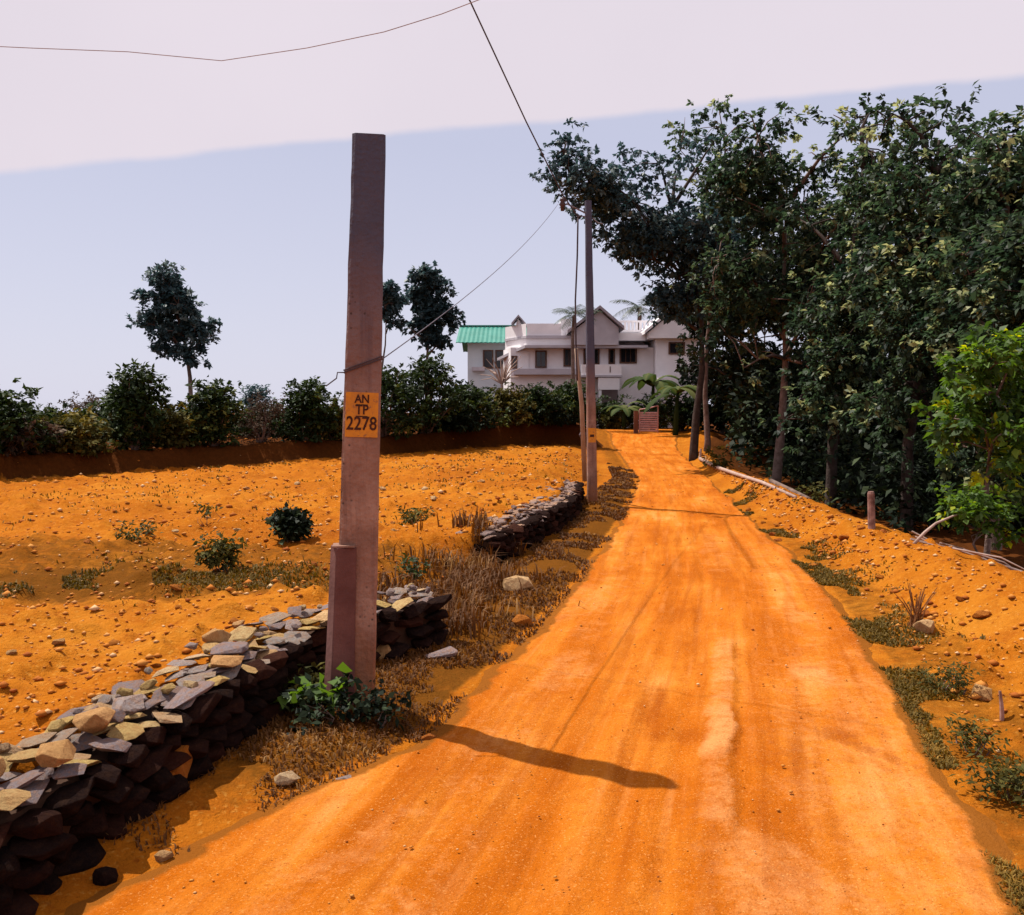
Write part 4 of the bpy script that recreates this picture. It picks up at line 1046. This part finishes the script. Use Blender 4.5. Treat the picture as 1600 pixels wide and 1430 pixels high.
MB().box((gx(738), gy - .5, gz(580)), (gx(758), gy - .003, gz(574))).build('sunshade', M_GREYW, gb)

# white two storey house
hb = empty('white_house', (hx(920), HD + 4, ZG), 'white two storey house with gables, balcony and roof parapet at the road end', 'house')
zs = 640 + (EYE - ZG) * F_PX / HD            # pixel row of the ground at the house
# main body, left wing, right wing
bx(hb, 'wall', 798, 1020, 543, zs, HD, HD + 8, M_WHITE)
bx(hb, 'right_wing_wall', 1020.2, 1086, 531, zs, HD - .6, HD + 7, M_WHITE)
# angled left wing wall
mb = MB(); mb.prism([Vector((hx(798), HD + .003, ZG)), Vector((hx(798), HD + 7.9, ZG)), Vector((hx(786), HD + 7.9, ZG)), Vector((hx(786), HD + 2.2, ZG))], (0, 0, hzz(543) - ZG)); mb.build('left_wing_wall', M_WHITE, hb)
# sunshade slab round the upper floor
bx(hb, 'sunshade', 820, 1008, 541, 545, HD - .75, HD - .003, M_GREYW)
mb = MB(); mb.prism([Vector((hx(820)-.004, HD - .75, hzz(545))), Vector((hx(820)-.004, HD - .003, hzz(545))), Vector((hx(786), HD + 2.2, hzz(559))), Vector((hx(776), HD + 1.6, hzz(561)))], (0, 0, .14)); mb.build('sloping_sunshade', M_GREYW, hb)
# fascia band and parapet of the terrace
bx(hb, 'fascia', 822, 908, 529, 543.2, HD - .15, HD + 1.0, M_WHITE)
bx(hb, 'fascia_band', 822, 908, 525, 529, HD - .3, HD + 1.0, M_GREYW)
bx(hb, 'parapet', 823, 876, 506, 525, HD - .1, HD + .08, M_WHITE)
for (xx0, yy0, xx1, yy1, pa, pb, m_) in ((822, HD - .12, 789, HD + 2.0, 506, 525, M_WHITE), (822, HD - .28, 788, HD + 1.9, 525.3, 529, M_GREYW), (822, HD - .14, 789, HD + 2.0, 529.3, 543, M_WHITE)):
    A = Vector((hx(xx0), yy0, hzz(pb))); Bq = Vector((hx(xx1), yy1, hzz(pb)))
    mb = MB(); mb.prism([A, Bq, Bq + Vector((.12, .2, 0)), A + Vector((-.003, .25, 0))], (0, 0, hzz(pa) - hzz(pb))); mb.build('parapet_side', m_, hb)
# small stair gable above the terrace
def gable(name, pl, pk, pr, ypk, yl, yr, y, depth, mat, base=None, th=.16, roofm=M_TILE, sub='roof_slope'):
    K = Vector((hx(pk), y, hzz(ypk))); A = Vector((hx(pl), y, hzz(yl))); C = Vector((hx(pr), y, hzz(yr)))
    base = base or max(yl, yr)
    mb = MB(); mb.prism([Vector((A.x + .25, y + .3, hzz(base))), Vector((C.x - .25, y + .3, hzz(base))), Vector((C.x - .25, y + .3, C.z + .1)), Vector((K.x, y + .3, K.z - .08)), Vector((A.x + .25, y + .3, A.z + .1))], (0, depth - .4, 0)); w = mb.build(name, mat, hb)
    for P_, Q_ in ((A, K), (K, C)):
        mb = MB(); mb.prism([P_, Q_, Q_ + Vector((0, 0, th)), P_ + Vector((0, 0, th))], (0, depth, 0)); mb.build(sub, roofm, w)
gable('stair_gable', 799, 810, 823, 493, 506, 508, HD + .5, 2.0, M_WHITE, base=508, th=.10)
bx(hb, 'stair_tower', 876.2, 892, 497, 525, HD + .3, HD + 3, M_WHITE)
# main gable over the balcony
gable('front_gable', 884, 933, 970, 486, 524, 518, HD - 1.2, 5.0, M_GREYW, base=541)
# right parapet with balusters
pr = bx(hb, 'roof_parapet', 957, 1022, 499, 501.5, HD + .6, HD + .85, M_WHITE)
bx(hb, 'parapet_base', 957, 1022, 514, 517, HD + .6, HD + .85, M_WHITE)
for i in range(11):
    p_ = 958 + i * 6.1
    bx(hb, 'baluster', p_, p_ + 3.6, 501.5, 514, HD + .65, HD + .8, M_WHITE, sub=pr)
bx(hb, 'upper_wall', 960, 1010, 517, 541, HD + .9, HD + 5, M_GREYW)
bx(hb, 'lintel_box', 962, 1006, 521, 533, HD - .35, HD + .88, M_WHITE)
# right gable
gable('right_gable', 1000, 1056, 1110, 478, 525, 525, HD - 1.4, 6.0, M_WHITE, base=531, roofm=M_WHITE)
# openings of the upper floor
window(hb, 836, 854, 548, 575, HD - .02, 1)
window(hb, 799, 808, 556, 576, HD - .02, 0)
bx(hb, 'white_shutter', 809.5, 826, 549, 577, HD - .05, HD - .003, M_WHITE)
window(hb, 880, 897, 544.5, 573, HD - .02, 1)
window(hb, 911, 936, 544.5, 570, HD - .02, 2, 'glazed_door')
window(hb, 950, 960, 545, 569, HD - .02, 0, 'door')
window(hb, 967, 994, 541, 568, HD - .02, 2)
window(hb, 1040, 1065, 536, 555, HD - .62, 1)
# balcony
bal = bx(hb, 'balcony', 905, 965, 572, 588, HD - 1.5, HD - 1.38, M_WHITE)
bx(hb, 'balcony_slab', 903, 966, 588.2, 591, HD - 1.6, HD - .003, M_GREYW)
bx(hb, 'balcony_side', 964, 965, 572, 588, HD - 1.37, HD - .003, M_WHITE)
for p_ in (911, 947): bx(hb, 'slot', p_, p_ + 1.8, 575, 584, HD - 1.512, HD - 1.502, M_DARK, sub=bal)
bx(hb, 'sill_band', 803, 902, 577, 586, HD - .5, HD - .003, M_GREYW)
bx(hb, 'ground_sunshade', 930, 962, 592, 610, HD - 1.55, HD - 1.3, M_WHITE)
bx(hb, 'porch_column', 931, 935, 610, zs, HD - 1.5, HD - 1.3, M_WHITE)
bx(hb, 'porch_shade_wall', 936, 964, 592, zs, HD - .25, HD - .003, M_DARK)
bx(hb, 'cistern_box', 1020, 1039, 592, 603, HD - 1.6, HD - .61, M_WHITE)

# ------------------------------------------------------------------ gate
gt = on(1013, 676, 0.52); gd = 38.5
ge = empty('sheet_gate', at(1013, 676, gd), 'small rusty pink slatted gate panel standing beside the road end', 'gate')
M_GATE = mat_plain('pinkish_gate_paint', (0.36, 0.19, 0.18), (0.46, 0.28, 0.27), 5)
g0, g1 = at(999, 676, gd), at(1028, 674, gd - .5)
zt0, zt1 = at(999, 640, gd).z, at(1028, 634, gd).z
def gpt(f, z): q = g0.lerp(g1, f); return Vector((q.x, q.y, z))
mb = MB(); mb.tube([gpt(0, g0.z), gpt(0, zt0)], .03, 5); mb.build('upright', M_GATE, ge)
mb = MB(); mb.tube([gpt(1, g0.z), gpt(1, zt1)], .03, 5); mb.build('upright', M_GATE, ge)
for i in range(9):
    z = g0.z + .06 + i * .095
    mb = MB(); mb.prism([gpt(.02, z), gpt(.98, z), gpt(.98, z + .058), gpt(.02, z + .058)], (.01, .025, .012)); mb.build('slat', M_GATE, ge)
mb = MB(); mb.tube([gpt(0, zt0), gpt(.5, zt0 + .06), gpt(1, zt1)], .025, 5); mb.build('top_rail', M_GATE, ge)
mb = MB(); q = at(993.5, 676, gd + .1); mb.box((q.x - .09, q.y - .09, q.z - .2), (q.x + .09, q.y + .09, at(993, 642, gd).z)); tag(mb.build('gate_post', mat_plain('brown_post', (0.12, .05, .03), (.18, .08, .05)), None), 'brown wooden post at the left side of the gate panel', 'post')

# ------------------------------------------------------------------ palms, banana plants
M_PALM = mat_leaf('palm_leaf', (0.015, 0.03, 0.022), (0.045, 0.07, 0.05), (0.09, 0.11, 0.07), rough=.5, trans=.2)
M_BAN = mat_leaf('banana_leaf', (0.012, 0.024, 0.008), (0.04, 0.066, 0.016), (0.12, 0.13, 0.045), rough=.7, trans=.25, spec=.08)
def frond(name, root, direction, length, parent, seed, leaflets=16, ll=.45, mat=None, curve=.9):
    r = random.Random(seed); d = Vector(direction).normalized(); side = d.cross(Vector((0, 0, 1))).normalized()
    pts = []; p = Vector(root); dv = d.copy(); st = length / 8
    for i in range(9):
        pts.append(p.copy()); p = p + dv * st; dv = (dv + Vector((0, 0, -curve * .16))).normalized()
    V = []; Fc = []; T = []
    for i in range(leaflets):
        f = .12 + .86 * i / leaflets; k = f * 8; j = min(int(k), 7); b = pts[j].lerp(pts[j + 1], k - j); t = (pts[j + 1] - pts[j]).normalized()
        L = ll * math.sin(math.pi * (.15 + .8 * f)) 
        for s in (-1, 1):
            dr = (side * s + t * .55 + Vector((0, 0, -.35 + r.uniform(-.15, .15)))).normalized(); wv = t * (.03 * length / 2)
            n = len(V); V += [tuple(b - wv), tuple(b + wv), tuple(b + dr * L + Vector((0, 0, -.12 * L)))]; Fc.append((n, n + 1, n + 2)); T += [r.uniform(.2, 1)] * 3
    n0 = len(V)
    for i in range(8):
        n = len(V); w = side * .018 * (1 - i / 9); u = Vector((0, 0, .02))
        V += [tuple(pts[i] - w), tuple(pts[i] + w), tuple(pts[i + 1])]; Fc.append((n, n + 1, n + 2)); T += [.8] * 3
    me = np_mesh('frond', np.array(V), np.array(Fc), False, {'tint': np.array(T)})
    return link('frond', me, mat or M_PALM, parent)
def palm(label, base, top, r0, n, length, seed, ll):
    e = empty('coconut_palm', base, label, 'palm', 'palms around the white house'); rr = random.Random(seed)
    mb = MB(); pts = [base.lerp(top, i / 10) + Vector((.04 * math.sin(i * .6), 0, 0)) for i in range(11)]
    mb.tube(pts, [r0 * (1.15 - .35 * i / 10) * (1.05 if i % 2 else 1) for i in range(11)], 8); mb.build('trunk', M_BARK, e)
    for k in range(n):
        a = 2 * math.pi * k / n + rr.uniform(-.2, .2); el = rr.uniform(-.1, .95)
        frond('frond', top, (math.cos(a), math.sin(a), el), length * rr.uniform(.8, 1.1), e, seed * 50 + k, ll=ll)
    return e
palm('slender young palm rising in front of the white house left of the farther pole', gp(893, 41), at(897, 493, 41), .085, 15, 1.4, 5, .5)
palm('coconut palm top showing behind the right parapet of the house', Vector((hx(1000) * 1.3, 60, .4)), at(1000, 480, 60), .16, 15, 2.2, 6, .7)

def banana(label, base, h, n, seed, ln=1.5):
    e = empty('banana_plant', base, label, 'banana plant', 'banana plants by the gate'); r = random.Random(seed)
    top = base + Vector((r.uniform(-.1, .1), 0, h))
    mb = MB(); mb.tube([base + Vector((0, 0, -.2)), base.lerp(top, .5), top], [.13, .10, .06], 8); mb.build('stem', M_BAN, e, smooth=True)
    me = e.children[0].data; a = me.attributes.new('tint', 'FLOAT', 'POINT'); a.data.foreach_set('value', np.full(len(me.vertices), .5, np.float32))
    for k in range(n):
        an = 2 * math.pi * k / n + r.uniform(-.3, .3); el = r.uniform(.5, 1.5); L = ln * r.uniform(.75, 1.15)
        d = Vector((math.cos(an), math.sin(an), el)).normalized(); side = d.cross(Vector((0, 0, 1))).normalized(); p = top - Vector((0, 0, r.uniform(0, .25)))
        V = []; Fc = []; T = []; N = 9; tn = r.uniform(.2, .95)
        for i in range(N + 1):
            f = i / N; w = .24 * L / 1.5 * (math.sin(math.pi * min(1, .06 + f * .94)) ** .6) * (0.12 if i == 0 else 1) * (1 + .12 * r.uniform(-1, 1))
            up = side.cross(d).normalized()
            V += [tuple(p - side * w + up * (-.25 * w)), tuple(p), tuple(p + side * w + up * (-.25 * w))]; T += [tn * .8, min(1, tn + .25), tn]
            p = p + d * (L / N); d = (d + Vector((0, 0, -.26))).normalized()
        for i in range(N):
            for q in range(2): Fc.append((i*3+q, i*3+q+1, i*3+q+4, i*3+q+3))
        link('leaf', np_mesh('leaf', np.array(V), np.array(Fc), True, {'tint': np.array(T)}), M_BAN, e)
    return e
banana('tall banana plant right of the balcony', gp(1020, 40.2), 2.3, 10, 61, 2.0)
banana('banana plant with drooping leaf beside the twin trunks', gp(1055, 37.5), 1.9, 9, 62, 1.8)
banana('low banana clump left of the gate panel', gp(975, 42), 1.1, 8, 63, 1.5)
b_ = gp(960, 42.5); bush('bush', 'yellow green shrub between farther pole and gate', b_, [(b_ + Vector((0, 0, .5)), (.6, .5, .45), 1)], M_OLIVE, 430, 40, 50, (.14, .045), .18)
b_ = gp(1062, 40); bush('bush', 'dark shrub behind the gate panel beside the banana leaves', b_, [(b_ + Vector((0, 0, .8)), (1.2, .8, .8), 1)], M_BUSH, 431, 70, 55, (.16, .05), .22)
b_ = gp(1005, 43.4); bush('bush', 'dark green shrub under the house balcony behind the gate', b_, [(b_ + Vector((0, 0, .8)), (1.4, .6, .8), 1)], M_BUSH, 432, 70, 55, (.16, .05), .22)
b_ = gp(925, 43.4); bush('bush', 'shaded shrub filling the porch foot behind the farther pole', b_, [(b_ + Vector((0, 0, .8)), (1.3, .5, .8), 1)], M_BUSH, 433, 70, 55, (.16, .05), .22)

# ------------------------------------------------------------------ berm details: marker post, poles on the ground, curved branch
M_POST = mat_plain('mottled_post', (0.10, 0.045, 0.035), (0.34, 0.20, 0.17), 9, bump=.6, fine=14)
pb = at(1363, 832, 9.6); pt = at(1361, 768, 9.6); pb.z -= .4
mb = MB(); mb.tube([pb, pb.lerp(pt, .5) + Vector((.006, 0, 0)), pb.lerp(pt, .97), pt], [.042, .040, .038, .030], 9)
tag(mb.build('marker_post', M_POST, None, smooth=False), 'short mottled wooden post standing on the far side of the berm', 'post')
pts = [at(1094, 714, 24.6), at(1120, 732, 21.2), at(1150, 750, 18.2), at(1190, 768, 15.6), at(1243, 790, 12.9)]
for p in pts: p.z = hz(p.x, p.y) + .05
be = empty('edging_pole', pts[2], 'long pale pole lying along the top of the berm edge', 'pole')
mb = MB(); mb.tube(pts, [.05, .048, .04, .035, .025], 7); mb.build('shaft', M_TWIG, be, smooth=True)
mb = MB(); mb.tube([pts[0], pts[0] + Vector((.02, 0, .28))], [.035, .025], 6); mb.build('peg', M_TWIG, be)
lp = [at(1205, 752, 16.5), at(1235, 772, 15), at(1265, 792, 13.6)]
for p in lp: p.z = max(p.z, hz(p.x, p.y) + .04)
mb = MB(); mb.tube(lp, [.05, .045, .035], 7); tag(mb.build('fallen_log', M_BARK, None, smooth=True), 'dark thin log leaning down the shaded side of the berm', 'log')
cb = [at(1428, 850, 8.6), at(1445, 832, 8.65), at(1462, 818, 8.7), at(1490, 806, 8.8), at(1525, 800, 8.9)]; cb[0].z = hz(cb[0].x, cb[0].y)
mb = MB(); mb.tube(cb, [.016, .015, .013, .010, .006], 6); tag(mb.build('curved_branch', M_TWIG, None, smooth=True), 'pale curved bare branch arching out of the berm toward the low shrub', 'branch')
mb = MB(); rq = random.Random(8)
pe = gp(1550, 8.0)
for k in range(22):
    a = pe + Vector((rq.uniform(-.5, .9), rq.uniform(-.2, 1.2), 0)); a.z = hz(a.x, a.y) + .04; an = rq.uniform(-.5, .5)
    b2 = a + Vector((math.cos(an), math.sin(an), 0)) * rq.uniform(.4, 1.1); b2.z = hz(b2.x, b2.y) + rq.uniform(.04, .2)
    mb.tube([a, a.lerp(b2, .5) + Vector((0, 0, rq.uniform(0, .08))), b2], [.009, .008, .004], 4)
tag(mb.build('brushwood', M_TWIG, None), 'heap of cut dry twigs lying behind the berm at the right edge', 'brushwood', kind='stuff')
# dry weed with curved straw on the berm
mb = MB(); wq_ = on(1430, 955, .15); wq_.z = hz(wq_.x, wq_.y)
for k in range(24):
    an = rq.uniform(0, 6.28); h = rq.uniform(.10, .34); sp = rq.uniform(.02, .16)
    t_ = wq_ + Vector((math.cos(an) * sp, math.sin(an) * sp, h)); mb.tube([wq_ + Vector((rq.uniform(-.05,.05), rq.uniform(-.05,.05), -.02)), wq_.lerp(t_, .6) + Vector((0,0,.03)), t_], [.005, .004, .002], 4)
tag(mb.build('dry_weed', mat_plain('brown_stem', (.16,.06,.02), (.25,.11,.04), 20), None), 'dry brown weed tuft halfway up the right berm', 'weed')
mb = MB(); q = on(1567, 1105, .08); q.z = hz(q.x, q.y)
mb.tube([q + Vector((0,0,-.03)), q + Vector((-.006, 0, .07)), q + Vector((-.012, .01, .15))], [.012, .010, .007], 6)
tag(mb.build('wooden_peg', M_POST, None), 'small dark wooden peg sticking up from the right verge', 'peg')

# ------------------------------------------------------------------ small plants
def plant(label, px, py, z, rad, h, mat, seed, n=10, leaf=(.06, .02), name='small_bush', per=30, sig=.05, cat='bush'):
    q = on(px, py, z); q.z = hz(q.x, q.y)
    return bush(name, label, q, [(q + Vector((0, 0, h * .6)), (rad, rad, h * .4), 1)], mat, seed, n, per, leaf, sig, None, 4, cat, None, .006)
plant('small leafy bush on the field left of the numbered pole', 350, 872, .42, .12, .27, M_OLIVE, 501, 22, (.05, .018))
plant('thin pale sprig of a plant farther out on the field', 326, 806, .44, .14, .24, M_OLIVE, 502, 9, (.05, .014), per=14)
plant('compact dark bush standing alone in the middle of the field', 455, 824, .42, .13, .27, M_RUB2, 503, 40, (.06, .024), per=40, sig=.04)
plant('low green tuft on the field right of the numbered pole', 646, 806, .42, .26, .14, M_OLIVE, 504, 16, (.06, .012), per=24, name='field_tuft')
plant('tiny dark plant in the field just right of the pole', 640, 852, .42, .06, .10, M_BUSH, 505, 8, (.04, .014), per=24, name='field_tuft')
plant('flat green weed patch on the left of the field', 208, 832, .42, .2, .07, M_OLIVE, 506, 14, (.05, .012), per=22, name='field_tuft')
plant('dark green leafy weed growing at the foot of the numbered pole', 505, 1128, .05, .13, .13, M_RUB2, 507, 16, (.045, .016), per=16, sig=.05, name='leafy_weed', cat='weed')
plant('black green weed in the shade right of the pole foot', 585, 1124, .05, .10, .11, M_RUB2, 508, 13, (.04, .015), per=16, sig=.04, name='leafy_weed', cat='weed')
plant('bright single leafed seedling against the pole foot', 508, 1118, .05, .05, .24, M_YOUNG, 509, 5, (.09, .04), per=4, sig=.04, name='seedling', cat='seedling')
plant('green weed at the right verge near the lower corner', 1585, 1240, .04, .13, .06, M_OLIVE, 510, 24, (.03, .008), per=30, sig=.03, name='verge_weed', cat='weed')
plant('bushy weed on the right verge below the yellow stone', 1515, 1165, .04, .10, .05, M_OLIVE, 511, 16, (.028, .007), per=28, sig=.028, name='verge_weed', cat='weed')
plant('weed clump halfway along the right verge', 1478, 1065, .06, .12, .05, M_OLIVE, 512, 16, (.028, .007), per=28, sig=.03, name='verge_weed', cat='weed')
plant('grey green mossy tuft left of the pole behind the wall', 478, 985, .42, .15, .12, M_OLIVE, 513, 18, (.05, .02), per=26, name='field_tuft')
plant('bright weed by the pale edging pole at the bend', 1120, 728, .25, .35, .4, M_OLIVE, 515, 12, (.12, .035), per=22, sig=.12, name='verge_weed', cat='weed')
plant('lone fern like weed behind the fallen log', 1270, 770, .1, .3, .35, M_OLIVE, 516, 10, (.10, .03), per=20, sig=.1, name='verge_weed', cat='weed')

# ------------------------------------------------------------------ grass on the verges
def grass(name, label, n, sampler, hmin, hmax, mat, seed):
    g = np.random.default_rng(seed)
    x, y = sampler(g, n); z = H(x, y)
    n = len(x); h = g.uniform(hmin, hmax, n)[:, None] * (.75 + .02 * y[:, None]); a = g.uniform(0, 6.283, n); ln = g.uniform(.2, 1.1, n)
    w = (0.0017 + 0.0008 * y)[:, None] * g.uniform(.7, 1.3, (n, 1))
    d = np.stack([np.cos(a), np.sin(a), np.zeros(n)], 1); s = np.stack([-np.sin(a), np.cos(a), np.zeros(n)], 1)
    b = np.stack([x, y, z - .006], 1); up = np.array([0, 0, 1.0])
    m = b + d * h * .25 * ln[:, None] + up * h * .6; t = b + d * h * .85 * ln[:, None] + up * h * (1.05 - .45 * ln[:, None])
    V = np.stack([b - s * w, b + s * w, m + s * w * .7, m - s * w * .7, t], 1).reshape(-1, 3)
    i = np.arange(n)[:, None] * 5
    Fc = np.concatenate([i + np.array([[0, 1, 2]]), i + np.array([[0, 2, 3]]), i + np.array([[3, 2, 4]])], 0)
    cl = fbm(x * 3, y * 3, seed, 2); tint = np.clip(cl * .7 + g.random(n) * .45, 0, 1)
    tag(link(name, np_mesh(name, V, Fc, False, {'tint': np.repeat(tint, 5)}), mat), label, 'grass', kind='stuff')
M_GL = mat_leaf('dry_verge_grass', (0.055, 0.020, 0.006), (0.13, 0.052, 0.012), (0.30, 0.16, 0.05), rough=.7, trans=.2, spec=.2)
M_GR = mat_leaf('olive_verge_grass', (0.05, 0.034, 0.005), (0.13, 0.080, 0.010), (0.30, 0.17, 0.03), rough=.7, trans=.2, spec=.2)
def s_left(g, n):
    y = 3.1 * (24 / 3.1) ** g.random(n); lo = WALL(y) - .02 ; hi = ROAD_L(y) + .10
    gapm = (y > 5.7) & (y < 8.9); lo = np.where(gapm, lo - .5 * g.random(n), lo)
    x = lo + g.random(n) * np.maximum(hi - lo, .05)
    keep = fbm(x * 2.5, y * 2.5, 601, 3) + .25 * (1 - np.clip((x - lo) / np.maximum(hi - lo, .05), 0, 1)) > .60
    keep &= g.random(n) < np.interp(y, [3.0, 3.6, 4.0], [.05, .5, 1.0])
    return x[keep], y[keep]
grass('verge_grass', 'dry brown grass on the verge between the stone walls and road', 32000, s_left, .018, .06, M_GL, 611)
def s_right(g, n):
    y = 2.6 * (18 / 2.6) ** g.random(n); x = ROAD_R(y) - .08 + np.abs(g.normal(size=n)) * .26
    keep = fbm(x * 2.6, y * 1.6, 605, 3) - .10 * sstep(7, 14, y) > .47
    return x[keep], y[keep]
grass('verge_grass', 'patchy olive grass along the right edge of the road', 46000, s_right, .015, .055, M_GR, 612)
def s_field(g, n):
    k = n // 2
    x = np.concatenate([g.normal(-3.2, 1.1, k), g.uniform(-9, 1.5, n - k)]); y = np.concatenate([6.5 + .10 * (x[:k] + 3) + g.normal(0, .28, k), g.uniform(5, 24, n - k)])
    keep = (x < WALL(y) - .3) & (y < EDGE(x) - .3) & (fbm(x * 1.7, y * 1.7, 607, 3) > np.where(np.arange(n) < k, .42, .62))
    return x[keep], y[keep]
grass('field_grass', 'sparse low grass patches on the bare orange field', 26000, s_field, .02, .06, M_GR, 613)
def s_gap(g, n):
    y = g.uniform(5.9, 9.4, n); x = WALL(y) + g.normal(-.15, .28, n)
    keep = fbm(x * 3, y * 3, 609, 2) > .45
    return x[keep], y[keep]
grass('tall_dry_grass', 'taller dry stalks among rubble in the gap between the walls', 3500, s_gap, .10, .30, M_GL, 614)
def thicket():
    n = 30000; g = np.random.default_rng(79)
    y = g.uniform(15, 27, n); x = CREST(y) + 2.0 + g.random(n) ** .8 * (y * .62 - 1.5)
    top = .25 + 2.2 * np.clip(fbm(x * .6, y * .6, 95) - .38, 0, 1) * 2.2
    z = H(x, y) + g.random(n) ** .8 * top
    me = leaf_mesh('thicket', np.stack([x, y, z], 1), .2, .06, seed=80, droop=.3)
    tag(link('thicket', me, M_RUB2), 'low shaded thicket between the trunks just beyond the berm', 'undergrowth', kind='stuff')
thicket()

for i, (px, d, ys, lb) in enumerate(((1128, 39, (500, 590, 640), 'dark leafy tree closing the gap between the house and the twin trunks'), (1195, 42, (480, 570, 640), 'dark leafy tree far behind the slanting trunk'))):
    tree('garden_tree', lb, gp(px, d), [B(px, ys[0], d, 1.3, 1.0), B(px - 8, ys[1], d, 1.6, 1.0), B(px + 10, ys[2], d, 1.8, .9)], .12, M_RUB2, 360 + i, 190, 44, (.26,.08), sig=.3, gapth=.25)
